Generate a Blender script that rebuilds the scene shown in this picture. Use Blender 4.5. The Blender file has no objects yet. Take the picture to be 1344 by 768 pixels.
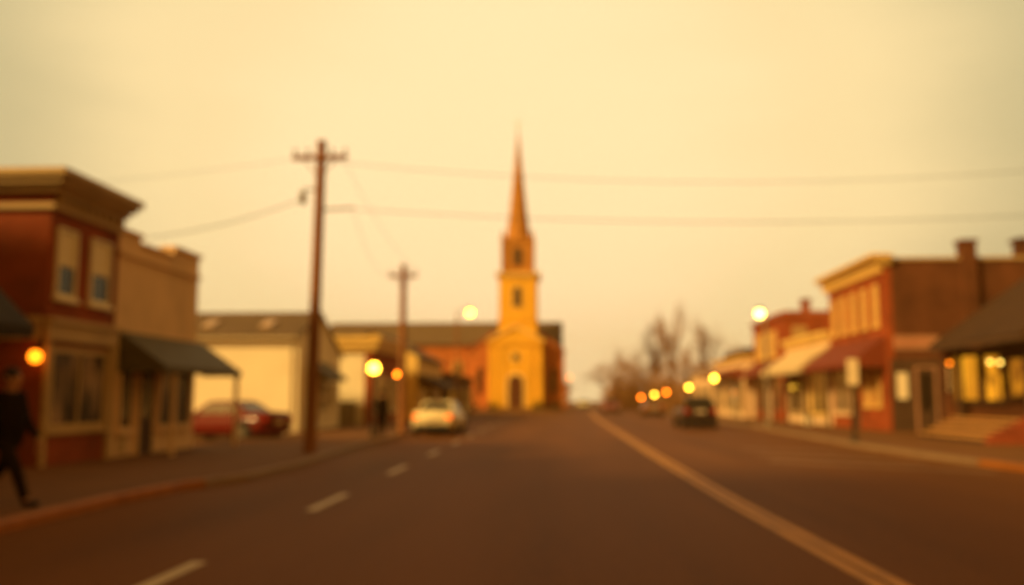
import bpy, bmesh, math, random
from mathutils import Vector, Matrix
random.seed(7)
R = math.radians
S = bpy.context.scene
C = S.collection
ORG = {}

# ------------------------------------------------------------------ materials
def nodes(name):
    m = bpy.data.materials.new(name); m.use_nodes = True
    nt = m.node_tree
    return m, nt, nt.nodes['Principled BSDF']

def mat(name, col, rough=0.8, var=0.18, scale=1.5, bump=0.0, metal=0.0, fine=18.0, spec=0.16, col2=None, stretch=(1, 1, 1)):
    """base colour broken up by two octaves of noise; optional second (stain) colour"""
    m, nt, b = nodes(name); L = nt.links
    tc = nt.nodes.new('ShaderNodeTexCoord'); mp = nt.nodes.new('ShaderNodeMapping')
    mp.inputs['Scale'].default_value = stretch
    L.new(tc.outputs['Object'], mp.inputs['Vector'])
    n1 = nt.nodes.new('ShaderNodeTexNoise'); n1.inputs['Scale'].default_value = scale; n1.inputs['Detail'].default_value = 6
    n2 = nt.nodes.new('ShaderNodeTexNoise'); n2.inputs['Scale'].default_value = fine; n2.inputs['Detail'].default_value = 3
    L.new(mp.outputs[0], n1.inputs['Vector']); L.new(mp.outputs[0], n2.inputs['Vector'])
    add = nt.nodes.new('ShaderNodeMath'); add.operation = 'MULTIPLY_ADD'
    L.new(n2.outputs[0], add.inputs[0]); add.inputs[1].default_value = 0.4
    mul = nt.nodes.new('ShaderNodeMath'); mul.operation = 'MULTIPLY'; mul.inputs[1].default_value = 0.6
    L.new(n1.outputs[0], mul.inputs[0]); L.new(mul.outputs[0], add.inputs[2])
    rp = nt.nodes.new('ShaderNodeValToRGB')
    c2 = col2 or [c * (1 - 2 * var) for c in col]
    hi = [min(1, c * (1 + var)) for c in col]
    rp.color_ramp.elements[0].position = 0.3; rp.color_ramp.elements[0].color = (*c2, 1)
    rp.color_ramp.elements[1].position = 0.68; rp.color_ramp.elements[1].color = (*hi, 1)
    e = rp.color_ramp.elements.new(0.47); e.color = (*col, 1)
    L.new(add.outputs[0], rp.inputs[0]); L.new(rp.outputs[0], b.inputs['Base Color'])
    b.inputs['Roughness'].default_value = rough; b.inputs['Metallic'].default_value = metal
    b.inputs['Specular IOR Level'].default_value = spec
    if bump:
        bp = nt.nodes.new('ShaderNodeBump'); bp.inputs['Strength'].default_value = bump; bp.inputs['Distance'].default_value = 0.02
        L.new(add.outputs[0], bp.inputs['Height']); L.new(bp.outputs[0], b.inputs['Normal'])
    return m

def brick(name, c1, c2, mortar, sc=1.0):
    m, nt, b = nodes(name); L = nt.links
    tc = nt.nodes.new('ShaderNodeTexCoord'); sp = nt.nodes.new('ShaderNodeSeparateXYZ')
    L.new(tc.outputs['Object'], sp.inputs[0])
    ad = nt.nodes.new('ShaderNodeMath'); L.new(sp.outputs[0], ad.inputs[0]); L.new(sp.outputs[1], ad.inputs[1])
    cb = nt.nodes.new('ShaderNodeCombineXYZ'); L.new(ad.outputs[0], cb.inputs[0]); L.new(sp.outputs[2], cb.inputs[1])
    bt = nt.nodes.new('ShaderNodeTexBrick'); L.new(cb.outputs[0], bt.inputs['Vector'])
    bt.inputs['Color1'].default_value = (*c1, 1); bt.inputs['Color2'].default_value = (*c2, 1); bt.inputs['Mortar'].default_value = (*mortar, 1)
    bt.inputs['Scale'].default_value = 1.0; bt.inputs['Brick Width'].default_value = 0.22 * sc; bt.inputs['Row Height'].default_value = 0.075 * sc
    bt.inputs['Mortar Size'].default_value = 0.006 * sc
    n = nt.nodes.new('ShaderNodeTexNoise'); n.inputs['Scale'].default_value = 0.8; n.inputs['Detail'].default_value = 7
    L.new(tc.outputs['Object'], n.inputs['Vector'])
    mr = nt.nodes.new('ShaderNodeMapRange'); mr.inputs[1].default_value = .3; mr.inputs[2].default_value = .7; mr.inputs[3].default_value = .65; mr.inputs[4].default_value = 1.25
    L.new(n.outputs[0], mr.inputs[0])
    mx = nt.nodes.new('ShaderNodeVectorMath'); mx.operation = 'SCALE'
    L.new(bt.outputs[0], mx.inputs[0]); L.new(mr.outputs[0], mx.inputs['Scale'])
    L.new(mx.outputs[0], b.inputs['Base Color'])
    bp = nt.nodes.new('ShaderNodeBump'); bp.inputs['Strength'].default_value = .4; bp.inputs['Distance'].default_value = .01; bp.invert = True
    L.new(bt.outputs['Fac'], bp.inputs['Height']); L.new(bp.outputs[0], b.inputs['Normal'])
    b.inputs['Roughness'].default_value = .9; b.inputs['Specular IOR Level'].default_value = .2
    return m

def glass(name, col=(.028, .017, .01), rough=.08):
    m, nt, b = nodes(name)
    b.inputs['Base Color'].default_value = (*col, 1); b.inputs['Roughness'].default_value = rough
    b.inputs['Specular IOR Level'].default_value = .35
    return m

def emit(name, col, st):
    m, nt, b = nodes(name)
    b.inputs['Base Color'].default_value = (*[min(.8, c) for c in col], 1)
    b.inputs['Emission Color'].default_value = (*col, 1); b.inputs['Emission Strength'].default_value = st
    return m

def litpane(name, ca, cb, st, scale=(3, 3, 1.1), lo=.38, hi=.62):
    """a lit window: the room behind shows as uneven warm light with darker furniture and curtain folds"""
    m, nt, b = nodes(name); L = nt.links
    tc = nt.nodes.new('ShaderNodeTexCoord'); mp = nt.nodes.new('ShaderNodeMapping'); mp.inputs['Scale'].default_value = scale
    L.new(tc.outputs['Object'], mp.inputs['Vector'])
    n = nt.nodes.new('ShaderNodeTexNoise'); n.inputs['Scale'].default_value = 1.0; n.inputs['Detail'].default_value = 3
    L.new(mp.outputs[0], n.inputs['Vector'])
    rp = nt.nodes.new('ShaderNodeValToRGB'); rp.color_ramp.elements[0].position = lo; rp.color_ramp.elements[1].position = hi
    rp.color_ramp.elements[0].color = (*ca, 1); rp.color_ramp.elements[1].color = (*cb, 1)
    L.new(n.outputs[0], rp.inputs[0]); L.new(rp.outputs[0], b.inputs['Emission Color'])
    b.inputs['Emission Strength'].default_value = st; b.inputs['Base Color'].default_value = (.02, .015, .01, 1); b.inputs['Roughness'].default_value = .3; b.inputs['Specular IOR Level'].default_value = .08
    return m

M = {}
M['asphalt'] = mat('asphalt', (.14, .052, .011), .65, .26, .6, .35, fine=60, spec=.03, col2=(.075, .028, .006), stretch=(1, .09, 1))
M['asphalt'].node_tree.nodes['Principled BSDF'].inputs['Specular Tint'].default_value = (1, .66, .35, 1)
M['sidewalk'] = mat('sidewalk', (.16, .068, .02), .85, .16, .7, .2, fine=30)
M['kerb'] = mat('kerb', (.24, .15, .085), .75, .15, 1.2, .2)
M['kerb_paint'] = mat('kerb_paint', (.32, .105, .012), .6, .25, 3)
M['dirt'] = mat('dirt', (.12, .075, .04), .95, .25, .15, .2, fine=3)
M['yellow_line'] = mat('yellow_line', (.50, .22, .008), .6, .3, 1.2, fine=40, col2=(.22, .09, .01))
M['white_line'] = mat('white_line', (.50, .37, .2), .55, .2, 3, fine=40, col2=(.34, .26, .17))
M['worn_line'] = mat('worn_line', (.23, .13, .055), .6, .3, 1.2, fine=30, col2=(.10, .045, .014))
M['brick_dark'] = brick('brick_dark', (.33, .062, .02), (.27, .048, .016), (.18, .09, .045))
M['brick_orange'] = brick('brick_orange', (.34, .062, .013), (.28, .05, .011), (.22, .09, .04))
M['brick_brown'] = brick('brick_brown', (.135, .045, .018), (.11, .036, .014), (.10, .045, .02))
M['brick_church'] = brick('brick_church', (.52, .14, .03), (.44, .115, .025), (.4, .2, .08))
M['brick_red'] = brick('brick_red', (.38, .085, .03), (.31, .07, .025), (.25, .13, .07))
M['cream'] = mat('cream_paint', (.48, .33, .16), .6, .12, 1.0)
M['gold_trim'] = mat('gold_trim', (.74, .50, .16), .6, .12, 1.0)
M['tan'] = mat('tan_stucco', (.74, .52, .32), .85, .14, .7, .15)
M['white_stucco'] = mat('white_stucco', (.80, .70, .52), .8, .09, .5, .1, col2=(.67, .55, .38))
M['white_paint'] = mat('white_paint', (.80, .70, .50), .55, .1, 1.5)
M['pale_gray'] = mat('pale_gray', (.46, .38, .27), .8, .12, .8)
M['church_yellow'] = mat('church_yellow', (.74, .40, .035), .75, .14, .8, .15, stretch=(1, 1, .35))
M['church_brown'] = mat('church_spire', (.42, .18, .035), .7, .15, .5, .1)  # browner tone of the belfry and spire
M['shingle'] = mat('shingle', (.135, .09, .055), .85, .2, 1.0, .3, fine=12, stretch=(1, 1, 4))
M['shingle_dark'] = mat('shingle_dark', (.055, .026, .010), .85, .2, 1.0, .3, fine=12)
M['green_canvas'] = mat('green_canvas', (.11, .088, .042), .7, .14, 2)
M['red_canvas'] = mat('red_canvas', (.17, .034, .012), .75, .14, 2)
M['white_canvas'] = mat('white_canvas', (.60, .46, .27), .75, .1, 2)
M['dark_canvas'] = mat('dark_canvas', (.035, .025, .018), .8, .2, 2)
M['wood_pole'] = mat('wood_pole', (.24, .10, .04), .85, .25, 3, .4, stretch=(1, 1, .15))
M['dark_wood'] = mat('dark_wood', (.075, .04, .022), .7, .2, 3)
M['wood_steps'] = mat('wood_steps', (.68, .36, .12), .7, .18, 3, stretch=(1, .3, 1))
M['dark_metal'] = mat('dark_metal', (.035, .027, .02), .5, .2, 4)
M['gray_metal'] = mat('gray_metal', (.22, .17, .12), .5, .15, 4)
M['sign_white'] = mat('sign_white', (.72, .58, .38), .5, .08, 4)
M['sign_red'] = mat('sign_red', (.42, .12, .06), .6, .12, 4)
M['sign_pink'] = mat('sign_pink', (.40, .20, .12), .6, .1, 3)
M['glass'] = glass('window_glass')
M['glass_car'] = glass('car_glass', (.02, .018, .015), .05)
M['blind'] = mat('window_blind', (.80, .68, .48), .8, .08, 5, stretch=(1, 1, 8))
M['pane_gold'] = glass('painted_gold_reflection', (.42, .25, .09), .3)  # golden reflection painted into the pane's base colour
M['lit_warm'] = litpane('lit_window', (.16, .045, .004), (.85, .32, .012), 1.45)
M['lit_curtain'] = litpane('lit_curtain', (.50, .17, .008), (.9, .36, .015), 1.3, (5, 5, .4), .35, .6)
M['lit_dim'] = litpane('dim_shop_window', (.010, .0035, .001), (.16, .05, .008), .6, (1.4, 1.4, .7), .48, .74)
M['lit_shop'] = litpane('glowing_shop_window', (.06, .022, .005), (.50, .17, .018), .45, (1.2, 1.2, .6))
M['globe'] = emit('lamp_globe', (1, .50, .035), 22)
M['globe_dim'] = emit('lamp_globe_dim', (1, .17, .006), 20)
M['globe_near'] = emit('lamp_globe_near', (1, .21, .006), 6)
M['globe_bright'] = emit('lamp_globe_bright', (1, .66, .13), 15)
M['globe_inside'] = emit('lamp_inside', (1, .62, .10), 6)
M['tail'] = emit('tail_lamp_on', (1, .13, .008), 1.5)
M['tail_off'] = mat('tail_lamp', (.40, .02, .01), .25, .05, 4)
M['head'] = mat('headlamp', (.6, .55, .45), .15, .05, 4)
M['tyre'] = mat('tyre_rubber', (.018, .016, .014), .85, .1, 8)
M['rim'] = mat('wheel_rim', (.10, .08, .06), .5, .1, 8, metal=.3)
def paint(name, c, r=.28):
    m = mat(name, c, r, .04, 2); b = m.node_tree.nodes['Principled BSDF']
    b.inputs['Coat Weight'].default_value = .25; b.inputs['Coat Roughness'].default_value = .12
    return m
M['car_red'] = paint('red_car_paint', (.12, .007, .002), .6)
M['car_silver'] = paint('silver_car_paint', (.80, .68, .42), .4)
M['car_dark'] = paint('dark_car_paint', (.035, .018, .016))
M['car_maroon'] = paint('maroon_car_paint', (.20, .035, .02))
M['car_brown'] = paint('brown_car_paint', (.20, .09, .045))
M['glass_pale'] = glass('painted_reflection_glass', (.11, .07, .03), .2)  # pale wall showing in the car windows is painted into the glass colour
M['plate'] = mat('number_plate', (.55, .45, .32), .5, .05, 4)
M['bumper'] = mat('bumper_plastic', (.03, .022, .018), .6, .1, 4)
M['skin'] = mat('skin', (.42, .20, .11), .6, .05, 4)
M['hair'] = mat('hair', (.02, .012, .008), .7, .1, 20)
M['coat'] = mat('dark_coat', (.013, .007, .004), .9, .15, 5, spec=.04)
M['trousers'] = mat('dark_trousers', (.016, .009, .005), .9, .15, 5, spec=.04)
M['shoe'] = mat('black_shoe', (.014, .01, .008), .45, .1, 5)
M['bark'] = mat('bark', (.15, .07, .03), .95, .2, 3)
M['twig'] = mat('twigs', (.32, .16, .065), .95, .15, 3)
M['shrub'] = mat('shrub_leaves', (.06, .05, .022), .8, .3, 3)
M['wire'] = mat('wire', (.07, .04, .025), .7, .1, 3)
M['black'] = mat('black_rubber', (.012, .01, .008), .9, .1, 3)

# ------------------------------------------------------------------ mesh helpers
class MB:
    def __init__(s): s.v = []; s.f = []
    def poly(s, pts): b = len(s.v); s.v += [tuple(p) for p in pts]; s.f.append(tuple(range(b, b + len(pts)))); return s
    def box(s, x0, x1, y0, y1, z0, z1):
        b = len(s.v)
        s.v += [(x0, y0, z0), (x1, y0, z0), (x1, y1, z0), (x0, y1, z0), (x0, y0, z1), (x1, y0, z1), (x1, y1, z1), (x0, y1, z1)]
        s.f += [tuple(b + i for i in q) for q in ((0, 3, 2, 1), (4, 5, 6, 7), (0, 1, 5, 4), (1, 2, 6, 5), (2, 3, 7, 6), (3, 0, 4, 7))]
        return s
    def prism(s, pts, d):
        """pts: a flat polygon in 3d, d: extrusion vector"""
        n = len(pts); b = len(s.v); d = Vector(d)
        s.v += [tuple(p) for p in pts] + [tuple(Vector(p) + d) for p in pts]
        s.f.append(tuple(b + i for i in range(n))[::-1]); s.f.append(tuple(b + n + i for i in range(n)))
        for i in range(n):
            j = (i + 1) % n; s.f.append((b + i, b + j, b + n + j, b + n + i))
        return s
    def tube(s, a, c, r0, r1=None, n=8):
        r1 = r0 if r1 is None else r1
        a = Vector(a); c = Vector(c); d = (c - a)
        if d.length < 1e-6: return s
        q = d.to_track_quat('Z', 'Y'); b = len(s.v)
        for p, r in ((a, r0), (c, r1)):
            for i in range(n):
                t = 2 * math.pi * i / n
                s.v.append(tuple(p + q @ Vector((r * math.cos(t), r * math.sin(t), 0))))
        for i in range(n):
            j = (i + 1) % n; s.f.append((b + i, b + j, b + n + j, b + n + i))
        s.f.append(tuple(b + i for i in range(n))[::-1]); s.f.append(tuple(b + n + i for i in range(n)))
        return s
    def path(s, pts, r, n=6):
        for a, c in zip(pts, pts[1:]): s.tube(a, c, r, r, n)
        return s
    def lathe(s, o, prof, n=20):
        """prof: (r, z) list about a vertical axis at o"""
        b = len(s.v)
        for r, z in prof:
            for i in range(n):
                t = 2 * math.pi * i / n
                s.v.append((o[0] + r * math.cos(t), o[1] + r * math.sin(t), o[2] + z))
        for k in range(len(prof) - 1):
            for i in range(n):
                j = (i + 1) % n
                s.f.append((b + k * n + i, b + k * n + j, b + (k + 1) * n + j, b + (k + 1) * n + i))
        s.f.append(tuple(b + i for i in range(n))[::-1]); s.f.append(tuple(b + (len(prof) - 1) * n + i for i in range(n)))
        return s
    def sphere(s, o, r, n=16, m=10, sz=1.0):
        pr = [(max(.002, r * math.sin(math.pi * k / m)), -r * sz * math.cos(math.pi * k / m)) for k in range(m + 1)]
        return s.lathe(o, pr, n)
    def loft(s, rings, cap=True):
        n = len(rings[0]); b = len(s.v)
        for r in rings: s.v += [tuple(p) for p in r]
        for k in range(len(rings) - 1):
            for i in range(n):
                j = (i + 1) % n
                s.f.append((b + k * n + i, b + k * n + j, b + (k + 1) * n + j, b + (k + 1) * n + i))
        if cap:
            s.f.append(tuple(b + i for i in range(n))[::-1]); s.f.append(tuple(b + (len(rings) - 1) * n + i for i in range(n)))
        return s
    def build(s, name, m, parent=None, smooth=False, bevel=0.0, label=None):
        me = bpy.data.meshes.new(name)
        o0 = Vector(ORG.get(parent.name, (0, 0, 0))) if parent else Vector((0, 0, 0))
        me.from_pydata([tuple(Vector(p) - o0) for p in s.v], [], s.f)
        bm = bmesh.new(); bm.from_mesh(me); bmesh.ops.recalc_face_normals(bm, faces=bm.faces)
        if bevel:
            try: bmesh.ops.bevel(bm, geom=[e for e in bm.edges if len(e.link_faces) == 2 and e.calc_face_angle(0) > .5], offset=bevel, segments=2, affect='EDGES', clamp_overlap=True)
            except Exception: pass
        bm.to_mesh(me); bm.free()
        if smooth:
            for p in me.polygons: p.use_smooth = True
        me.materials.append(M[m])
        o = bpy.data.objects.new(name, me); C.objects.link(o)
        if parent: o.parent = parent; ORG[o.name] = tuple(o0)
        if label: o['label'] = label
        return o

def thing(name, label, cat, loc=(0, 0, 0), group=None, rz=0):
    o = bpy.data.objects.new(name, None); C.objects.link(o); o.location = loc; o.rotation_euler = (0, 0, rz)
    o.empty_display_size = .2
    o['label'] = label; o['category'] = cat
    if group: o['group'] = group
    ORG[o.name] = tuple(loc)
    return o
def tag(o, label, cat, group=None):
    o['label'] = label; o['category'] = cat
    if group: o['group'] = group
    return o
def struct(name, mb, m, **k):
    o = mb.build(name, m, **k); o['kind'] = 'structure'; return o
def copy_tree(o, parent=None):
    c = o.copy(); C.objects.link(c); c.parent = parent
    for ch in KIDS(o): copy_tree(ch, c)
    return c
def KIDS(o): return [x for x in list(C.objects) if x.parent == o]

class Face:
    """a wall plane: origin o, horizontal direction u, outward normal n; boxes given as (u0,u1,z0,z1,d0,d1)"""
    def __init__(s, o, u, n): s.o = Vector(o); s.u = Vector(u); s.n = Vector(n)
    def p(s, u, z, d): q = s.o + s.u * u + s.n * d; return (q.x, q.y, z)
    def box(s, mb, u0, u1, z0, z1, d0, d1):
        return mb.prism([s.p(u0, z0, d0), s.p(u1, z0, d0), s.p(u1, z1, d0), s.p(u0, z1, d0)], s.n * (d1 - d0))

def window(face, par, u0, u1, z0, z1, frame='white_paint', pane='glass', mull=1, rail=True, fw=.08, sill=True, blind=0, name='window', lintel=None, label=None):
    f = MB()
    face.box(f, u0, u0 + fw, z0, z1, .004, .07); face.box(f, u1 - fw, u1, z0, z1, .004, .07)
    face.box(f, u0 + fw, u1 - fw, z0, z0 + fw, .004, .068); face.box(f, u0 + fw, u1 - fw, z1 - fw, z1, .004, .068)
    for k in range(1, mull):
        uc = u0 + (u1 - u0) * k / mull; face.box(f, uc - fw * .3, uc + fw * .3, z0 + fw, z1 - fw, .004, .06)
    if rail:
        zc = (z0 + z1) / 2; face.box(f, u0 + fw, u1 - fw, zc - .03, zc + .03, .004, .055)
    w = f.build(name, frame, par, label=label)
    face.box(MB(), u0 + fw, u1 - fw, z0 + fw, z1 - fw, .006, .02).build('pane', pane, w)
    if blind:
        face.box(MB(), u0 + fw + .01, u1 - fw - .01, z1 - fw - (z1 - z0 - 2 * fw) * blind, z1 - fw - .01, .021, .03).build('blind', 'blind', w)
    if sill:
        face.box(MB(), u0 - .06, u1 + .06, z0 - .1, z0 - .004, .004, .13).build('sill', frame, w)
    if lintel:
        face.box(MB(), u0 - .08, u1 + .08, z1 + .004, z1 + .2, .004, .06).build('lintel', lintel, w)
    return w
def door(face, par, u0, u1, z0, z1, m='dark_wood', frame='white_paint', glassy=True, pane='glass'):
    d = face.box(MB(), u0 + .08, u1 - .08, z0, z1 - .08, .005, .045).build('door', m, par)
    f = MB(); face.box(f, u0, u0 + .08, z0, z1, .004, .08); face.box(f, u1 - .08, u1, z0, z1, .004, .08); face.box(f, u0 + .08, u1 - .08, z1 - .08, z1, .004, .078)
    f.build('door_frame', frame, par)
    if glassy: face.box(MB(), u0 + .22, u1 - .22, z0 + .9, z1 - .3, .046, .055).build('pane', pane, d)
    h = MB(); h.tube(face.p(u1 - .17, z0 + .95, .045), face.p(u1 - .17, z0 + .95, .1), .015); h.tube(face.p(u1 - .17, z0 + .95, .1), face.p(u1 - .17, z0 + 1.1, .1), .015)
    h.build('handle', 'gray_metal', d)
    return d
def awning(par, xw, xo, y0, y1, zw, zo, m, th=.05, val=.16, ends=True, posts=(), endmat=None):
    """shed awning on a wall at x=xw reaching out to x=xo"""
    a = MB()
    a.prism([(xw, y0, zw), (xo, y0, zo), (xo, y0, zo - th), (xw, y0, zw - th)], (0, y1 - y0, 0))
    sg = 1 if xo > xw else -1
    o = a.build('awning', m, par)
    v = MB(); n = 14; st = (y1 - y0) / n
    for i in range(n):
        ya = y0 + i * st
        v.prism([(xo, ya, zo - th), (xo, ya + st, zo - th), (xo, ya + st, zo - th - val * .75), (xo, ya + st * .75, zo - th - val), (xo, ya + st * .25, zo - th - val), (xo, ya, zo - th - val * .75)], (-sg * .02, 0, 0))
    v.build('valance', m, o)
    if ends:
        for yy in (y0 + .01, y1 - .03):
            e = MB(); e.prism([(xw + sg * .01, yy, zw - th), (xo - sg * .03, yy, zo - th), (xo - sg * .03, yy, zo - th - val * .8), (xw + sg * .01, yy, zo - th - val * .8)], (0, .02, 0))
            e.build('side_flap', endmat or m, o)
    for (px, py, z0) in posts:
        pz = zw + (zo - zw) * (px - xw) / (xo - xw) - th
        MB().box(px - .05, px + .05, py - .05, py + .05, z0, pz - .005).build('post', 'tan' if sg > 0 else 'dark_wood', par)
    return o

# ------------------------------------------------------------------ ground, road, pavements
struct('ground', MB().poly([(-590, -590, 0), (590, -590, 0), (590, 590, 0), (-590, 590, 0)]), 'dirt')
KL = [(-6.3, -30), (-6.2, 6), (-6.3, 10), (-6.42, 13), (-6.3, 15), (-5.8, 16.8), (-5.75, 20), (-6.05, 24), (-6.35, 29), (-6.5, 38), (-6.75, 50), (-7.3, 62), (-7.6, 80), (-7.8, 103)]
KR = [(9.9, -30), (9.8, 12), (9.6, 19), (9.25, 23), (9.12, 28), (9.3, 34), (9.6, 42), (9.95, 50), (10.2, 66), (10.3, 100), (10.6, 250), (12, 580)]
CH = [(-60, 110.5), (-1, 110.5), (.6, 111.2), (1.1, 113), (1.2, 250), (2, 580)]
rd = MB()
rd.poly([(-8.5, -30, .004), (11, -30, .004), (11, 113, .004), (-8.5, 113, .004)])
rd.poly([(-60, 103.01, .004), (-8.501, 103.01, .004), (-8.501, 113, .004), (-60, 113, .004)])
rd.poly([(.5, 113.001, .004), (11, 113.001, .004), (13, 580, .004), (1, 580, .004)])
struct('road', rd, 'asphalt')
def pavement(line, side, far, name):
    kb = MB(); sw = MB()
    for (x0, y0), (x1, y1) in zip(line, line[1:]):
        # unit normal away from the road
        d = Vector((x1 - x0, y1 - y0)).normalized(); n = Vector((-d.y, d.x)) * side * .16
        kb.prism([(x0, y0, 0), (x0 + n.x * .9, y0, 0), (x0 + n.x * .9, y0, .13), (x0 + .02 * side * -1, y0, .13), ], (x1 - x0, y1 - y0, 0)) if False else \
            kb.loft([[(x0, y0, 0), (x0 - .16 * side, y0, 0), (x0 - .16 * side, y0, .13), (x0 - .02 * side, y0, .13), (x0, y0, .11)],
                     [(x1, y1, 0), (x1 - .16 * side, y1, 0), (x1 - .16 * side, y1, .13), (x1 - .02 * side, y1, .13), (x1, y1, .11)]])
        sw.poly([(x0 - .16 * side, y0, .125), (x1 - .16 * side, y1, .125), (far, y1, .125), (far, y0, .125)])
    struct('kerb', kb, 'kerb'); struct(name, sw, 'sidewalk')
pavement(KL, 1, -11.2, 'sidewalk')
pavement(KR, -1, 24, 'sidewalk')
# church kerb and forecourt
ck = MB(); sw = MB()
for (x0, y0), (x1, y1) in zip(CH, CH[1:]):
    ck.loft([[(x0, y0, 0), (x0 - .1, y0 + .16, 0), (x0 - .1, y0 + .16, .13), (x0, y0, .13)], [(x1, y1, 0), (x1 - .1, y1 + .16, 0), (x1 - .1, y1 + .16, .13), (x1, y1, .13)]])
struct('kerb', ck, 'kerb')
sw.poly([(-60, 110.66, .12), (-1.1, 110.66, .12), (.5, 111.36, .12), (1.0, 113.16, .12), (1.1, 250, .12), (-60, 250, .12)])
struct('forecourt', sw, 'sidewalk')
# gravel lot between the tan shop and the white house
struct('parking_lot', MB().poly([(-45, 26.3, .018), (-11.19, 26.3, .018), (-11.19, 38.2, .018), (-45, 38.2, .018)]), 'sidewalk')
# painted kerb stretches
def lerp_line(line, y):
    for (x0, y0), (x1, y1) in zip(line, line[1:]):
        if y0 <= y <= y1: return x0 + (x1 - x0) * (y - y0) / (y1 - y0)
def kerb_paint(line, side, y0, y1):
    ys = [y0] + [q[1] for q in line if y0 < q[1] < y1] + [y1]
    k = MB()
    for a, b in zip(ys, ys[1:]):
        xa, xb = lerp_line(line, a), lerp_line(line, b)
        k.loft([[(xa + .004 * side, a, .0), (xa + .004 * side, a, .114), (xa - .018 * side, a, .135), (xa - .155 * side, a, .135)][::1],
                [(xb + .004 * side, b, .0), (xb + .004 * side, b, .114), (xb - .018 * side, b, .135), (xb - .155 * side, b, .135)]], cap=False)
    struct('kerb_paint', k, 'kerb_paint')
kerb_paint(KL, 1, 9.0, 15.6)
kerb_paint(KR, -1, 14, 21.6)
# painted lines: centre double yellow, left dashes, worn bay lines
yl = MB()
for (xa, ya), (xb, yb) in zip([(2.72, -10), (2.62, 8), (2.48, 14), (2.42, 25), (2.48, 60), (2.6, 76), (3.2, 110), (3.4, 250)], [(2.62, 8), (2.48, 14), (2.42, 25), (2.48, 60), (2.6, 76), (3.2, 110), (3.4, 250), (6, 560)]):
    for dx in (-.095, .095):
        yl.poly([(xa + dx - .06, ya, .008), (xa + dx + .06, ya, .008), (xb + dx + .06, yb, .008), (xb + dx - .06, yb, .008)])
struct('centre_line', yl, 'yellow_line')
dl = MB()
for i in range(-2, 14):
    y0 = 6.3 + 6.12 * i; y1 = y0 + 2.2
    x0 = -3.36 - max(0, y0 - 8) * .016; x1 = -3.36 - max(0, y1 - 8) * .016
    dl.poly([(x0 - .075, y0, .008), (x0 + .075, y0, .008), (x1 + .075, y1, .008), (x1 - .075, y1, .008)])
struct('lane_dashes', dl, 'white_line')
wl = MB()
for (xa, ya, xb, yb) in ((5.2, 25.3, 8.6, 22.6), (5.0, 22.9, 8.9, 19.6), (5.4, 28.6, 8.7, 26.2)):
    wl.poly([(xa, ya - .22, .008), (xb, yb - .22, .008), (xb, yb + .22, .008), (xa, ya + .22, .008)])
struct('bay_lines', wl, 'worn_line')

# ------------------------------------------------------------------ LEFT: brick corner building
LX = -10.7
b = thing('brick_building', 'two-storey dark red brick building with heavy pale cornice, leftmost in view', 'building', (LX, 17.8, 0))
MB().box(-18, LX, 18.3, 21.2, 0, 5.8).build('wall', 'brick_dark', b)
MB().box(-17.7, LX - .3, 18.5, 20.9, 5.805, 5.88).build('roof', 'shingle_dark', b)
cn = MB()
cn.box(-18.05, LX + .12, 18.18, 21.22, 5.46, 5.58)
cn.box(-18.1, LX + .25, 18.05, 21.24, 5.81, 5.94)
cn.box(-18.15, LX + .42, 17.88, 21.28, 5.942, 6.08)
cn.box(-18.2, LX + .55, 17.75, 21.34, 6.082, 6.24)
for i in range(9):
    y = 18.4 + i * .32; cn.box(LX + .004, LX + .2, y, y + .12, 5.585, 5.808)
cn.build('cornice', 'cream', b, bevel=.012)
fe = Face((LX, 17.8, 0), (0, 1, 0), (1, 0, 0)); fs = Face((LX, 18.3, 0), (-1, 0, 0), (0, -1, 0))
window(fe, b, .72, 1.5, 3.66, 5.14, blind=.56, fw=.07)
window(fe, b, 2.1, 3.0, 3.66, 5.14, blind=.56, fw=.07)
bd = MB(); fe.box(bd, .45, 3.4, 2.72, 3.08, .004, .12); fe.box(bd, .44, 3.42, 3.082, 3.2, .004, .2)
fs.box(bd, .06, 7.3, 2.72, 3.08, .004, .12); fs.box(bd, .06, 7.3, 3.082, 3.2, .004, .2)
fe.box(bd, .5, .62, .1, 2.716, .004, .09); fe.box(bd, 3.16, 3.39, .1, 2.716, .004, .09)
bd.build('shopfront_trim', 'cream', b)
window(fe, b, .66, 3.05, .86, 2.6, frame='cream', pane='lit_dim', mull=2, rail=False, fw=.12, name='shop_window')
door(fs, b, 1.15, 2.15, .12, 2.5, 'dark_wood', 'pale_gray')
wlm = MB(); wlm.tube((LX + .0, 18.29, 2.62), (LX + .0, 18.0, 2.66), .02); wlm.tube((LX + .0, 18.0, 2.66), (LX + .0, 18.0, 2.48), .018); wlm.box(LX - .10, LX - .01, 18.26, 18.296, 2.5, 2.7)
lm = wlm.build('wall_lamp', 'dark_metal', b)
MB().sphere((LX + .0, 18.0, 2.36), .125).build('globe', 'globe_near', lm)

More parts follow.
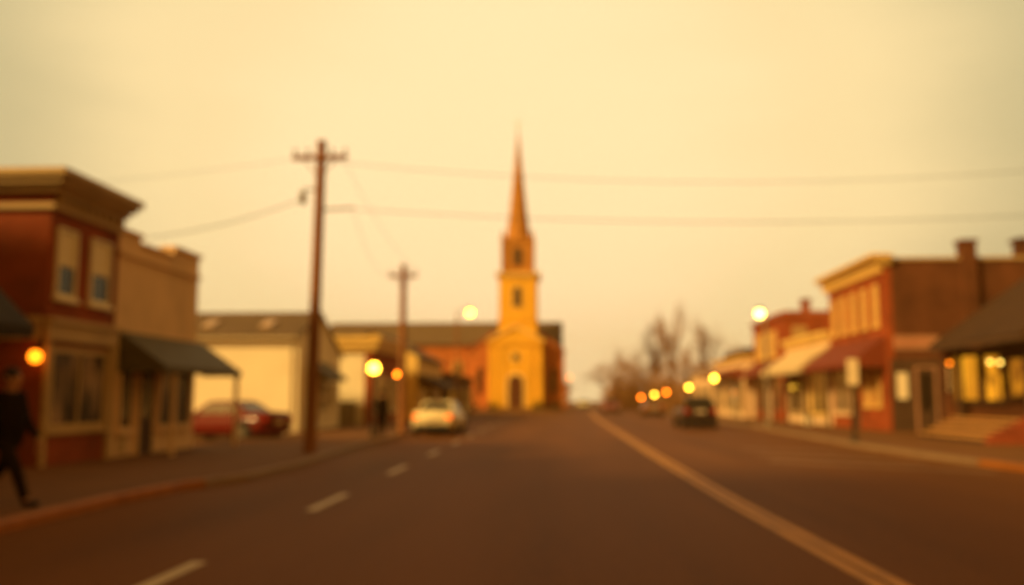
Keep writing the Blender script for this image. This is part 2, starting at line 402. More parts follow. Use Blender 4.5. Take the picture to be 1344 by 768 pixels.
# near awning building at the frame edge
n_ = thing('awning_shop', 'brown brick shop under a black shed awning, cut off by the left edge', 'building', (LX, -14, 0))
MB().box(-18, LX, -14, 14.95, 0, 7.2).build('wall', 'brick_brown', n_)  # out-of-view wall made longer and taller to shade the near road
MB().box(-17.9, LX - .1, -13.9, 3.5, 7.505, 12.2).build('shade_block', 'brick_brown', n_)  # unseen block added to cast shade on the near road
MB().box(-18.1, LX + .12, -14.05, 15.0, 7.203, 7.5).build('coping', 'cream', n_)
MB().box(-17.7, LX - .4, 3.7, 14.6, 7.503, 7.55).build('roof', 'shingle_dark', n_)
awning(n_, LX, -8.9, 6.3, 14.9, 4.5, 2.72, 'dark_canvas', posts=((-9.0, 6.5, .12),))
fn = Face((LX, 6, 0), (0, 1, 0), (1, 0, 0))
window(fn, n_, .8, 3.6, .8, 2.6, pane='lit_dim', mull=2, rail=False, name='shop_window'); window(fn, n_, 5.2, 8.2, .8, 2.6, pane='lit_dim', mull=2, rail=False, name='shop_window')
door(fn, n_, 3.9, 4.9, .12, 2.5)
for k in range(5):
    for zz in (5.1,): window(fn, n_, -18.4 + k * 5.4, -17.3 + k * 5.4, zz, zz + 1.6, blind=.5)

# tan false-front shop
t = thing('stucco_shop', 'tan stucco shop with stepped parapet and dull green awning', 'building', (LX, 21.25, 0))
MB().prism([(LX, 21.25, 0), (LX, 26.1, 0), (LX, 26.1, 5.6), (LX, 24.35, 5.6), (LX, 24.35, 5.36), (LX, 22.4, 5.36), (LX, 22.4, 5.56), (LX, 21.25, 5.56)], (-.35, 0, 0)).build('wall', 'tan', t)
bw = MB(); bw.box(-15.5, LX - .352, 21.25, 26.1, 0, 4.9); bw.build('side_wall', 'tan', t)
MB().box(-15.4, LX - .4, 21.3, 26.05, 4.903, 5.0).build('roof', 'shingle_dark', t)
cp = MB(); cp.box(LX - .4, LX + .08, 21.25, 22.44, 5.563, 5.64); cp.box(LX - .4, LX + .08, 22.443, 24.31, 5.363, 5.44); cp.box(LX - .4, LX + .08, 24.313, 26.16, 5.603, 5.7)
cp.box(LX + .003, LX + .09, 21.26, 26.1, 4.98, 5.08)
cp.build('coping', 'tan', t)
ft = Face((LX, 21.25, 0), (0, 1, 0), (1, 0, 0))
awning(t, LX, -9.5, 21.45, 26.62, 3.14, 2.3, 'green_canvas', val=.12, posts=((-9.6, 22.2, .12), (-9.6, 26.5, .12)))
window(ft, t, .25, 1.0, .75, 2.4, frame='tan', pane='glass', rail=False, name='shop_window')
door(ft, t, 1.25, 2.2, .12, 2.45, 'dark_wood', 'tan')
window(ft, t, 2.4, 4.5, .75, 2.4, frame='tan', pane='lit_dim', mull=2, rail=False, name='shop_window')
pan = MB(); ft.box(pan, .35, .8, .2, .62, .004, .03); pan.build('kick_panel', 'cream', t)
# small framed notice board leaning... kept as flat panel on the shop front
# white gabled house
h = thing('white_house', 'long white stucco house with gable end and brown skylit roof', 'house', (-11.3, 38.5, 0))
HX = -11.3
MB().prism([(HX, 38.5, 0), (HX, 45.8, 0), (HX, 45.8, 3.75), (HX, 41.9, 5.4), (HX, 38.5, 4.2)], (-14, 0, 0)).build('wall', 'white_stucco', h)
rf = MB()
rf.prism([(HX + .08, 38.2, 4.11), (HX + .08, 41.9, 5.42), (HX + .08, 41.9, 5.54), (HX + .08, 38.2, 4.23)], (-14.5, 0, 0))
rf.prism([(HX + .08, 41.903, 5.42), (HX + .08, 46.15, 3.62), (HX + .08, 46.15, 3.74), (HX + .08, 41.903, 5.54)], (-14.5, 0, 0))
rf = rf.build('roof', 'shingle', h)
for x in (-15.9, -13.3):
    sk = MB(); sk.prism([(x, 39.2, 4.61), (x, 40.3, 5.0), (x, 40.3, 5.06), (x, 39.2, 4.67)], (.5, 0, 0)); sk.build('skylight', 'pane_gold', rf)
tr = MB(); tr.prism([(HX + .082, 38.15, 4.0), (HX + .082, 41.9, 5.3), (HX + .082, 41.9, 5.42), (HX + .082, 38.15, 4.1)], (.05, 0, 0)); tr.prism([(HX + .082, 41.903, 5.3), (HX + .082, 46.2, 3.5), (HX + .082, 46.2, 3.62), (HX + .082, 41.903, 5.42)], (.05, 0, 0))
tr.build('bargeboard', 'pale_gray', h)
fh = Face((HX, 38.5, 0), (0, 1, 0), (1, 0, 0))
MB().tube((HX - 14.3, 38.12, 4.07), (HX, 38.12, 4.07), .06).build('gutter', 'pale_gray', h)
MB().path([(HX - .25, 38.12, 4.05), (HX - .25, 38.43, 3.8), (HX - .25, 38.43, .1)], .035).build('downpipe', 'pale_gray', h)
awning(h, HX, -10.35, 40.0, 43.4, 3.2, 2.5, 'green_canvas', val=.12)
door(fh, h, 1.9, 2.9, .12, 2.4); window(fh, h, 3.3, 4.6, .9, 2.3, mull=2)
window(fh, h, 5.2, 6.2, 1.1, 2.3)

# shop with orange cornice
s2 = thing('corner_shop', 'low corner shop with flat orange cornice and cream side wall', 'building', (-10.35, 49.2, 0))
MB().box(-16, -10.75, 49.2, 57.8, 0, 4.1).build('wall', 'white_stucco', s2)
MB().box(-10.748, -10.35, 49.1, 57.8, 0, 4.1).build('brick_front', 'brick_orange', s2)
cs = MB(); cs.box(-16.2, -10.1, 48.9, 57.85, 4.103, 4.35); cs.box(-16.3, -9.95, 48.75, 57.9, 4.353, 4.62); cs.box(-16.4, -9.8, 48.6, 57.95, 4.623, 4.86)
cs.build('cornice', 'gold_trim', s2, bevel=.02)
MB().box(-16, -10.4, 49.3, 57.6, 4.865, 4.9).build('roof', 'shingle_dark', s2)
f2 = Face((-10.35, 49.1, 0), (0, 1, 0), (1, 0, 0))
window(f2, s2, .6, 3.2, .8, 2.9, pane='lit_shop', mull=2, rail=False, name='shop_window'); door(f2, s2, 3.6, 4.6, .12, 2.6); window(f2, s2, 5.0, 8.0, .8, 2.9, pane='lit_shop', mull=2, rail=False, name='shop_window')
ub = thing('utility_cabinet', 'grey metal utility cabinet against the cream side wall of the corner shop', 'cabinet', (-11.8, 48.6, 0))
MB().box(-12.35, -11.15, 48.4, 49.0, .0, 1.3).build('housing', 'gray_metal', ub, bevel=.02); MB().box(-12.3, -11.78, 48.37, 48.398, .15, 1.2).build('door', 'gray_metal', ub); MB().box(-11.72, -11.2, 48.37, 48.398, .15, 1.2).build('door', 'gray_metal', ub)
MB().box(-12.4, -11.1, 48.35, 49.04, 1.303, 1.36).build('lid', 'dark_metal', ub)

# shop with a lean-to porch
s3 = thing('porch_shop', 'gabled orange shop with dark lean-to roof over the sidewalk, beyond the corner shop', 'building', (-9.9, 59, 0))
MB().prism([(-15.5, 60, 0), (-9.6, 60, 0), (-9.6, 60, 4.3), (-12.6, 60, 5.9), (-15.5, 60, 4.3)], (0, 12, 0)).build('wall', 'gold_trim', s3)
rr = MB(); rr.prism([(-9.3, 59.8, 4.16), (-12.6, 59.8, 5.93), (-12.6, 59.8, 6.05), (-9.3, 59.8, 4.28)], (0, 12.4, 0)); rr.prism([(-12.603, 59.8, 5.93), (-15.9, 59.8, 4.16), (-15.9, 59.8, 4.28), (-12.603, 59.8, 6.05)], (0, 12.4, 0))
rr.build('roof', 'shingle', s3)
MB().prism([(-9.598, 59.9, 3.15), (-7.9, 59.9, 2.35), (-7.9, 59.9, 2.2), (-9.598, 59.9, 3.0)], (0, 12, 0)).build('lean_to_roof', 'shingle_dark', s3)
for y in (60.1, 64, 68, 71.7): MB().box(-8.1, -7.98, y, y + .12, .12, 2.25).build('post', 'dark_wood', s3)
f3 = Face((-9.6, 60, 0), (0, 1, 0), (1, 0, 0))
window(f3, s3, 1, 3.4, .7, 2.3, pane='lit_shop', mull=2, rail=False, name='shop_window'); door(f3, s3, 4.4, 5.4, .12, 2.4); window(f3, s3, 6.2, 9, .7, 2.3, pane='lit_shop', mull=2, rail=False, name='shop_window')
s4 = thing('brown_shop', 'low brown brick shop with flat roof, last one before the church', 'building', (-9.6, 74, 0))
MB().box(-17, -9.4, 74, 94, 0, 3.4).build('wall', 'brick_brown', s4); MB().box(-17.2, -9.2, 73.8, 94.2, 3.403, 3.65).build('coping', 'dark_wood', s4)
f4 = Face((-9.4, 74, 0), (0, 1, 0), (1, 0, 0))
for k in range(4): window(f4, s4, 1.2 + k * 4.8, 4.2 + k * 4.8, .8, 2.5, pane='lit_shop' if k % 2 else 'glass', mull=2, rail=False, name='shop_window')
door(f4, s4, 4.6, 5.6, .12, 2.5)
f4s = Face((-9.4, 74, 0), (-1, 0, 0), (0, -1, 0)); window(f4s, s4, 1.2, 2.4, 1.0, 2.3)

# ------------------------------------------------------------------ CHURCH
c = thing('church', 'red brick church with ochre bell tower and tall tapering spire', 'church', (-6, 115, 0))
def arch(cx, z0, z1, w, y, d, n=10):
    r = w / 2; pts = [(cx - r, y, z0), (cx + r, y, z0)]
    for i in range(n + 1):
        t = math.pi * i / n; pts.append((cx + r * math.cos(t), y, z1 - r + r * math.sin(t)))
    return MB().prism(pts, (0, -d, 0))
# long hall behind, ridge along the street's width
MB().prism([(-32, 120, 0), (-32, 134, 0), (-32, 134, 8.7), (-32, 127, 11.2), (-32, 120, 8.7)], (31.8, 0, 0)).build('hall_wall', 'brick_church', c)
hr = MB(); hr.prism([(-32.5, 119.5, 8.55), (-32.5, 127, 11.95), (-32.5, 127, 12.15), (-32.5, 119.5, 8.75)], (32.4, 0, 0)); hr.prism([(-32.5, 127.003, 11.95), (-32.5, 134.5, 8.55), (-32.5, 134.5, 8.75), (-32.5, 127.003, 12.15)], (32.4, 0, 0))
hr.prism([(-32.0, 120.3, 8.9), (-32.0, 133.7, 8.9), (-32.0, 127, 11.9)], (31.6, 0, 0))
hr.build('roof', 'shingle', c)
for k in range(5):
    x = -29.5 + k * 3.9
    w = arch(x, 2.4, 6.6, 1.3, 119.99, .1).build('window', 'gold_trim', c)
    arch(x, 2.6, 6.4, .95, 119.88, .03).build('pane', 'glass', w)
# front gable wings behind the tower
MB().prism([(-12.1, 116.5, 0), (.1, 116.5, 0), (.1, 116.5, 7.5), (-3.0, 116.5, 9.9), (-9.0, 116.5, 9.9), (-12.1, 116.5, 7.5)], (0, 3.48, 0)).build('front_wall', 'brick_church', c)
for sx in (-1, 1):
    cp = MB()
    ax = -6 + sx * 3.0; bx = -6 + sx * 6.25
    cp.prism([(ax, 116.3, 9.905), (bx, 116.3, 7.4), (bx, 116.3, 7.65), (ax, 116.3, 10.15)], (0, 3.6, 0))
    cp.build('coping', 'brick_red', c)
for sx in (-1, 1):
    x = -6 + sx * 4.65
    w = arch(x, 2.2, 5.6, .9, 116.49, .08).build('window', 'brick_red', c); arch(x, 2.35, 5.45, .66, 116.4, .03).build('pane', 'glass', w)
# tower
y0 = 114.6
tw = MB(); tw.box(-9.2, -2.8, y0, y0 + 6.4, 0, 8.3); tw.build('tower_base', 'church_yellow', c, bevel=.04)
pl = MB()
for x in (-9.35, -8.2, -4.6, -3.45): pl.box(x, x + .8, y0 - .18, y0 - .003, .1, 8.0)
pl.box(-9.5, -2.5, y0 - .28, y0 + 6.5, 8.303, 8.75)
pl.build('pilaster', 'church_yellow', c, bevel=.02)
pd = MB(); pd.prism([(-9.4, y0 - .2, 8.753), (-2.6, y0 - .2, 8.753), (-6, y0 - .2, 10.5)], (0, 1.2, 0)); pd.build('pediment', 'church_yellow', c)
pe = MB()
for sx in (-1, 1): pe.prism([(-6, y0 - .45, 10.5), (-6 + sx * 3.65, y0 - .45, 8.62), (-6 + sx * 3.65, y0 - .45, 8.95), (-6, y0 - .45, 10.85)], (0, 1.6, 0))
pe.build('pediment_cornice', 'gold_trim', c)
w = arch(-6.0, .1, 4.9, 2.5, y0 - .004, .25).build('door_surround', 'gold_trim', c); w['label'] = 'arched surround of the church door'
M['church_door'] = mat('church_door', (.085, .022, .008), .7, .15, 2)
dd = arch(-6.0, .12, 4.5, 1.75, y0 - .26, .06).build('door', 'church_door', c); MB().box(-5.9, -5.84, y0 - .38, y0 - .325, 1.2, 1.5).build('handle', 'gray_metal', dd)
rw = MB(); rw.tube((-6, y0 - .004, 6.75), (-6, y0 - .1, 6.75), .65, .65, 20); rw = rw.build('round_window', 'gold_trim', c)
MB().tube((-6, y0 - .102, 6.75), (-6, y0 - .13, 6.75), .45, .45, 20).build('pane', 'glass', rw)
st = MB(); st.box(-8.15, -3.35, y0 + .6, y0 + 5.6, 8.76, 16.9)
st.box(-8.3, -3.2, y0 + .45, y0 + 5.75, 11.3, 11.6); st.build('tower_stage', 'church_yellow', c, bevel=.04)
sc_ = MB(); sc_.box(-8.4, -3.1, y0 + .35, y0 + 5.85, 16.903, 17.2); sc_.box(-8.6, -2.9, y0 + .15, y0 + 6.05, 17.203, 17.5); sc_.build('tower_cornice', 'gold_trim', c, bevel=.02)
w = arch(-5.85, 13.0, 15.9, 1.35, y0 + .596, .1).build('window', 'gold_trim', c); arch(-5.85, 13.15, 15.7, 1.0, y0 + .49, .03).build('pane', 'dark_wood', w)
bl = MB(); bl.box(-7.65, -3.95, y0 + 1.1, y0 + 4.9, 17.503, 21.6); bl.build('belfry', 'church_brown', c, bevel=.05)
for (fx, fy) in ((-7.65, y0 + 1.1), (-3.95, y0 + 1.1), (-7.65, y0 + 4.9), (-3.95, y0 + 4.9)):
    pn = MB(); pn.box(fx - .22, fx + .22, fy - .22, fy + .22, 17.503, 21.9); pn.lathe((fx, fy, 21.9), [(.3, 0), (.28, .15), (.02, 1.3)], 4); pn.build('pinnacle', 'church_brown', c)
w = arch(-5.8, 18.3, 21.0, 1.5, y0 + 1.096, .1).build('belfry_opening', 'church_brown', c)
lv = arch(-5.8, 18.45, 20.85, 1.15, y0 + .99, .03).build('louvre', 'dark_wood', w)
bc = MB(); bc.box(-7.9, -3.7, y0 + .85, y0 + 5.15, 21.603, 21.95); bc.build('belfry_cornice', 'church_brown', c)
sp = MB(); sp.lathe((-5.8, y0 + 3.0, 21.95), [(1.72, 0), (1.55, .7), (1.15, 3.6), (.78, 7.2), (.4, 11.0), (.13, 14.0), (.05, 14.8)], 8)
sp = sp.build('spire', 'church_brown', c)
fi = MB(); fi.tube((-5.8, y0 + 3, 36.7), (-5.8, y0 + 3, 38.3), .05, .04); fi.sphere((-5.8, y0 + 3, 36.95), .16); fi.box(-6.12, -5.48, y0 + 2.95, y0 + 3.05, 37.75, 37.86)
fi.build('finial', 'gold_trim', sp)
cst = MB(); cst.box(-8.2, -3.8, y0 - 1.7, y0 - .3, .12, .3); cst.box(-7.8, -4.2, y0 - 1.3, y0 - .31, .303, .48); cst.build('steps', 'sidewalk', c)

def shrub_mesh(r, n, seed):
    rnd = random.Random(seed); m = MB()
    for k in range(n):
        d = Vector((rnd.gauss(0, 1), rnd.gauss(0, 1), rnd.gauss(0, 1))).normalized() * r * rnd.uniform(.45, 1.0) * (1 + .25 * math.sin(k))
        p = Vector((d.x, d.y, abs(d.z) * 1.1 + .1)); a = rnd.uniform(0, 6.3); s = rnd.uniform(.05, .11) * r
        u = Vector((math.cos(a), math.sin(a), rnd.uniform(-.6, .6))) * s; v = Vector((-math.sin(a), math.cos(a), rnd.uniform(-.6, .6))) * s
        m.poly([p - u, p + v * .6, p + u, p - v * .6])
    return m
for (x, y, r, lb) in ((-8.9, 113.4, 1.0, 'dark clipped shrub left of the church door'), (-3.2, 113.4, 1.15, 'dark clipped shrub right of the church door'), (-1.2, 115.4, .9, 'low dark shrub at the right corner of the church front'), (-11.2, 115.2, .8, 'low dark shrub at the left corner of the church front')):
    g = thing('shrub', lb, 'shrub', (x, y, .12), 'shrubs in front of the church')
    m = shrub_mesh(r, 700, int(x * 10)); m.v = [(q[0] + x, q[1] + y, q[2] + .12) for q in m.v]; m.build('foliage', 'shrub', g)
    st_ = MB()
    for k in range(5): st_.tube((x, y, .1), (x + math.cos(k * 1.3) * r * .4, y + math.sin(k * 1.3) * r * .4, .12 + r * .7), .04, .015, 5)
    st_.build('stem', 'bark', g)

# ------------------------------------------------------------------ RIGHT: two-storey brick building
RX = 13.9
g = thing('brick_block', 'two-storey orange brick building with bracketed cream cornice and dark red awning', 'building', (RX, 40.2, 0))
MB().box(RX, RX + .3, 40.2, 48.55, 0, 7.3).build('front_wall', 'brick_orange', g)
MB().box(RX + .302, 25.5, 40.2, 48.55, 0, 7.5).build('side_wall', 'brick_brown', g)
MB().box(RX + .302, 25.6, 40.1, 48.5, 7.503, 7.62).build('coping', 'cream', g)
rf = MB().box(RX + .5, 25.2, 40.5, 48.2, 7.622, 7.66).build('roof', 'shingle_dark', g)
cn = MB(); cn.box(RX - .3, RX + .3, 40.0, 48.7, 7.303, 7.45); cn.box(RX - .5, RX + .3, 39.9, 48.8, 7.453, 7.6); cn.box(RX - .65, RX + .3, 39.8, 48.9, 7.603, 7.75)
for i in range(12):
    y = 40.3 + i * .73; cn.box(RX - .32, RX - .004, y, y + .22, 7.003, 7.3)
cn.build('cornice', 'gold_trim', g, bevel=.012)
fg = Face((RX, 40.2, 0), (0, 1, 0), (-1, 0, 0))
for k in range(5): window(fg, g, 0.85 + k * 1.56, 1.42 + k * 1.56, 4.72, 6.55, frame='gold_trim', pane='pane_gold', fw=.09)
awning(g, RX, RX - 1.5, 40.3, 48.5, 4.25, 3.1, 'red_canvas', val=.2, posts=((RX - 1.4, 40.5, .12), (RX - 1.4, 44.4, .12), (RX - 1.4, 48.3, .12)))
window(fg, g, 1.0, 1.7, 1.2, 3.3, frame='gold_trim', pane='pane_gold', fw=.09); window(fg, g, 2.3, 3.0, 1.2, 3.3, frame='gold_trim', pane='pane_gold', fw=.09)
door(fg, g, 3.7, 4.8, .12, 2.8, 'dark_wood', 'brick_red')
window(fg, g, 5.2, 7.8, .8, 2.9, frame='tan', pane='lit_shop', mull=3, rail=False, name='shop_window')
# side wall: chimney breast, sign board, windows and door facing the camera
fsd = Face((RX, 40.2, 0), (1, 0, 0), (0, -1, 0))
ch = MB(); ch.box(17.15, 17.75, 39.86, 40.197, 0, 7.62); ch.box(17.15, 17.75, 39.86, 40.5, 7.623, 8.2); ch.box(17.08, 17.82, 39.8, 40.57, 8.203, 8.34)
ch.build('chimney', 'brick_brown', g)
ch = MB(); ch.box(20.6, 21.3, 42, 42.7, 7.66, 8.6); ch.box(20.5, 21.4, 41.9, 42.8, 8.603, 8.75); ch.build('chimney', 'brick_brown', rf)
sg_ = MB(); fsd.box(sg_, .3, 2.15, 3.62, 4.2, .004, .1); sg_ = sg_.build('sign_board', 'sign_pink', g, label='faded pinkish sign board with unreadable red lettering')
# letters too blurred to read: uneven raised red strokes
lt = MB(); rnd = random.Random(3); u = .42
while u < 1.85:
    wv = rnd.uniform(.1, .16); fsd.box(lt, u, u + .035, 3.78, 4.05, .101, .12)
    if rnd.random() < .6: fsd.box(lt, u + .036, u + wv, 4.01, 4.05, .101, .118)
    if rnd.random() < .6: fsd.box(lt, u + .036, u + wv, 3.78, 3.82, .101, .118)
    u += wv + .06
lt.build('lettering', 'sign_red', sg_)
sh = MB(); fsd.box(sh, .1, 2.2, .12, 3.2, .004, .02); sh.build('shopfront_panel', 'dark_wood', g)
window(Face((RX, 40.18, 0), (1, 0, 0), (0, -1, 0)), g, .22, .85, 1.45, 2.72, frame='dark_wood', pane='blind', rail=False, fw=.06, sill=False)
door(Face((RX, 40.18, 0), (1, 0, 0), (0, -1, 0)), g, 1.1, 2.0, .12, 2.9, 'dark_wood', 'sign_pink')

# one-storey shop with white awning
g = thing('low_shop', 'one-storey shop with pale gold cornice and broad off-white awning', 'building', (RX, 48.6, 0))
MB().box(RX + .05, 22, 48.95, 58.4, 0, 4.6).build('wall', 'tan', g)
cn = MB(); cn.box(RX - .1, 22, 48.92, 58.4, 4.603, 4.85); cn.box(RX - .25, 22, 48.92, 58.45, 4.853, 5.1); cn.build('cornice', 'gold_trim', g, bevel=.015)
MB().box(RX + .3, 21.8, 49.1, 58.2, 5.103, 5.13).build('roof', 'shingle_dark', g)
awning(g, RX + .05, RX - 1.6, 48.9, 58.2, 4.3, 3.15, 'white_canvas', val=.22, posts=((RX - 1.5, 52, .12), (RX - 1.5, 55.2, .12), (RX - 1.5, 58, .12)))
fl = Face((RX + .05, 48.95, 0), (0, 1, 0), (-1, 0, 0))
window(fl, g, .5, 3.6, .7, 3.0, frame='gold_trim', pane='lit_shop', mull=3, rail=False, name='shop_window'); door(fl, g, 4.0, 5.0, .12, 2.8, 'dark_wood', 'gold_trim')
window(fl, g, 5.4, 8.8, .7, 3.0, frame='cream', pane='glass', mull=3, rail=False, name='shop_window')

# far two-storey red brick building
g = thing('brick_hotel', 'two-storey red brick building with chimney and grouped gold windows, beyond the white awning', 'building', (RX, 58.6, 0))
MB().box(RX + .02, 23.5, 58.6, 68.0, 0, 6.7).build('wall', 'brick_orange', g)
cn = MB(); cn.box(RX - .15, 23.6, 58.5, 68.05, 6.703, 6.95); cn.box(RX - .02, 23.4, 58.58, 66.2, 6.953, 7.05); cn.build('cornice', 'brick_red', g)
rf = MB().box(RX + .3, 23.2, 58.9, 67.7, 7.055, 7.1).build('roof', 'shingle_dark', g)
ch = MB(); ch.box(15.3, 15.8, 59.2, 59.7, 7.1, 7.75); ch.box(15.22, 15.88, 59.12, 59.78, 7.753, 7.9); ch.build('chimney', 'brick_red', rf)
ff = Face((RX + .02, 58.6, 0), (0, 1, 0), (-1, 0, 0))
f5 = Face((RX - .03, 58.6, 0), (0, 1, 0), (-1, 0, 0))
for k in range(4): window(ff, g, 2.2 + k * 1.65, 3.3 + k * 1.65, 4.3, 6.0, frame='gold_trim', pane='pane_gold', fw=.12)
ffs = Face((RX + .02, 58.6, 0), (1, 0, 0), (0, -1, 0)); window(ffs, g, .5, 1.4, 5.15, 6.1, frame='cream', pane='pane_gold')
awning(g, RX + .02, RX - 1.4, 60.6, 67.8, 4.0, 3.2, 'red_canvas', val=.2, posts=((RX - 1.3, 60.8, .12), (RX - 1.3, 67.6, .12)))
window(ff, g, 1.0, 3.8, .7, 2.9, frame='brick_red', pane='lit_shop', mull=2, rail=False, name='shop_window'); door(ff, g, 4.2, 5.2, .12, 2.7); window(ff, g, 5.6, 8.6, .7, 2.9, frame='brick_red', pane='lit_shop', mull=2, rail=False, name='shop_window')

g = thing('cream_shop', 'low cream shop with dark flat roof glowing behind the right-hand street lamp', 'building', (RX, 68.3, 0))
MB().box(RX - .6, 22, 68.3, 82, 0, 4.5).build('wall', 'tan', g)
MB().box(RX - .9, 22.2, 68.1, 82.3, 4.503, 4.7).build('cornice', 'gold_trim', g)
MB().box(RX - .3, 22, 68.8, 79.0, 4.703, 5.3).build('roof', 'shingle_dark', g)
fc = Face((RX - .6, 68.3, 0), (0, 1, 0), (-1, 0, 0))
for k in range(3): window(fc, g, .8 + k * 4.4, 3.6 + k * 4.4, .7, 3.2, frame='cream', pane='lit_shop', mull=2, rail=False, name='shop_window')
door(fc, g, 3.8, 4.8, .12, 2.8)
awning(g, RX - .6, RX - 2.0, 69, 81, 3.9, 3.4, 'red_canvas', val=.15)
g = thing('far_shop', 'last low tan shop on the right, before the bare trees', 'building', (RX, 84, 0))
MB().box(RX - .4, 21, 84, 98, 0, 3.7).build('wall', 'tan', g); MB().box(RX - .6, 21.2, 83.8, 98.2, 3.703, 3.95).build('coping', 'cream', g)
fc = Face((RX - .4, 84, 0), (0, 1, 0), (-1, 0, 0))
for k in range(3): window(fc, g, 1 + k * 4.4, 3.8 + k * 4.4, .7, 2.8, frame='cream', pane='lit_shop', mull=2, rail=False, name='shop_window')
door(fc, g, 4.1, 5.1, .12, 2.6)

# ------------------------------------------------------------------ porch house on the right
g = thing('porch_house', 'dark hip-roofed porch building with lit windows and wide front steps', 'house', (14.4, 29, 0))
MB().box(14.15, 22, 34.9, 35.2, 0, 3.4).build('wall', 'brick_brown', g)
MB().box(17.6, 22, 28.8, 34.896, 0, 3.6).build('side_wall', 'brick_brown', g)
MB().box(14.45, 17.596, 28.8, 34.896, 0, .82).build('porch_floor', 'brick_dark', g)
rf = MB()
ev = [(13.75, 28.3, 3.5), (22.3, 28.3, 3.5), (22.3, 39.5, 3.5), (13.75, 39.5 - 4.3, 3.5)]
A, B_, D, E2 = (13.75, 28.3, 3.5), (22.4, 28.3, 3.5), (22.4, 35.35, 3.5), (13.75, 35.35, 3.5)
r1, r2 = (18.05, 31.5, 6.5), (18.05, 35.35, 6.5)
rf.poly([A, B_, r1]); rf.poly([B_, D, r2, r1]); rf.poly([D, E2, r2]); rf.poly([E2, A, r1, r2]); rf.poly([A, E2, D, B_])
rf.build('roof', 'shingle_dark', g)
fa = MB(); fa.box(13.78, 13.9, 28.34, 35.3, 3.28, 3.495); fa.box(13.902, 22.3, 28.34, 28.46, 3.28, 3.495); fa.build('fascia', 'dark_wood', g)
bm_ = MB(); bm_.box(14.5, 14.66, 28.9, 34.88, 3.05, 3.275); bm_.box(14.662, 17.59, 28.9, 29.06, 3.05, 3.275); bm_.build('porch_beam', 'dark_wood', g)
for (x, y) in ((14.58, 29.75), (14.58, 34.7), (16.9, 28.98)):
    p_ = MB(); p_.box(x - .08, x + .08, y - .08, y + .08, .823, 3.048); p_.box(x - .12, x + .12, y - .12, y + .12, .823, 1.0); p_.build('post', 'dark_wood', g)
stp = MB()
for k in range(5):
    xa = 13.05 + k * .28; stp.box(xa, 14.448, 29.3 + (0 if k else 0), 34.75, .12 + k * .14 if k else .0, .26 + k * .14 - .002)
stp = stp.build('steps', 'dark_wood', g)  # dark risers and pale treads paint the step shading into the colours
for k in range(5):
    xa = 13.02 + k * .28; MB().box(xa, xa + .3, 29.32, 34.72, .26 + k * .14, .295 + k * .14).build('tread', 'wood_steps', stp, bevel=.008)
ck = MB(); ck.prism([(12.95, 29.0, 0), (14.448, 29.0, 0), (14.448, 29.0, .95), (14.2, 29.0, .95), (12.95, 29.0, .32)], (0, .29, 0)); ck.build('step_cheek', 'brick_dark', g)
fw_ = Face((14.15, 34.9, 0), (1, 0, 0), (0, -1, 0))
window(fw_, g, .26, 1.18, 1.42, 3.15, frame='dark_wood', pane='lit_curtain', rail=False, fw=.06, label='porch window filled with a lit curtain')
window(fw_, g, 1.36, 2.05, 1.42, 3.15, frame='dark_wood', pane='lit_warm', rail=False, fw=.06, label='porch window with two ceiling lamps showing')
window(fw_, g, 2.22, 3.3, 1.55, 3.05, frame='dark_wood', pane='lit_warm', rail=False, fw=.06)
fw0 = Face((14.15, 34.9, 0), (1, 0, 0), (0, -1, 0))
window(fw0, g, -.14 + .145, .16, 1.75, 2.75, frame='dark_wood', pane='blind', rail=False, fw=.03, sill=False)
for x, z, mm in ((15.62, 2.86, 'globe_dim'), (15.98, 2.84, 'globe_inside')):
    cl = MB(); cl.tube((x, 34.55, z + .06), (x, 34.55, 3.49), .012, n=6); cl.tube((x, 34.55, z + .05), (x, 34.55, z + .1), .05, .03)
    cl = cl.build('hanging_lamp', 'dark_metal', g); MB().sphere((x, 34.55, z), .07, 12, 8).build('globe', 'globe_inside' if mm == 'globe_inside' else 'globe_inside', cl)
wl_ = MB(); wl_.tube((14.22, 34.89, 2.9), (14.22, 34.7, 2.92), .015); wl_.box(14.16, 14.28, 34.87, 34.896, 2.75, 2.95); wl_ = wl_.build('wall_lamp', 'dark_metal', g)
MB().sphere((14.22, 34.68, 2.82), .06, 12, 8).build('globe', 'globe_dim2' if 'globe_dim2' in M else 'globe_near', wl_)

# ------------------------------------------------------------------ street lamps
GL = 'globe lamp posts along the kerbs'
def globe_lamp(x, y, h_, m, label, r=.15):
    q = thing('street_lamp', label, 'street lamp', (x, y, .125), GL)
    p = MB(); p.lathe((x, y, .125), [(.13, 0), (.13, .12), (.08, .2), (.06, .5), (.045, .55), (.04, h_ - .3), (.07, h_ - .24), (.09, h_ - .15)], 12)
    p.build('post', 'dark_metal', q, smooth=False)
    MB().sphere((x, y, h_ + .125), r, 16, 10).build('globe', m, q, smooth=True)
    MB().lathe((x, y, h_ + .125 + r * .93), [(.06, 0), (.04, .05), (.008, .12)], 10).build('cap', 'dark_metal', q)
globe_lamp(-6.95, 33.3, 2.5, 'globe', 'glowing globe lamp post above the standing pedestrian on the left sidewalk', .19)
globe_lamp(-7.1, 38.9, 2.43, 'globe_dim', 'dimmer orange globe lamp post just left of the second utility pole', .09)
globe_lamp(9.75, 60.2, 2.72, 'globe', 'glowing globe lamp post nearest on the right, in front of cream shop', .16)
globe_lamp(9.9, 73.5, 2.3, 'globe', 'glowing globe lamp post just above the dark parked hatchback', .15)
globe_lamp(9.95, 90, 2.05, 'globe_dim', 'orange globe lamp post, rightmost of the far cluster of three', .15)
globe_lamp(9.95, 102, 1.85, 'globe', 'bright yellow globe lamp post, middle of the far cluster of three', .17)
globe_lamp(9.95, 119.5, 1.6, 'globe_dim', 'orange globe lamp post, leftmost and farthest of the cluster of three', .18)
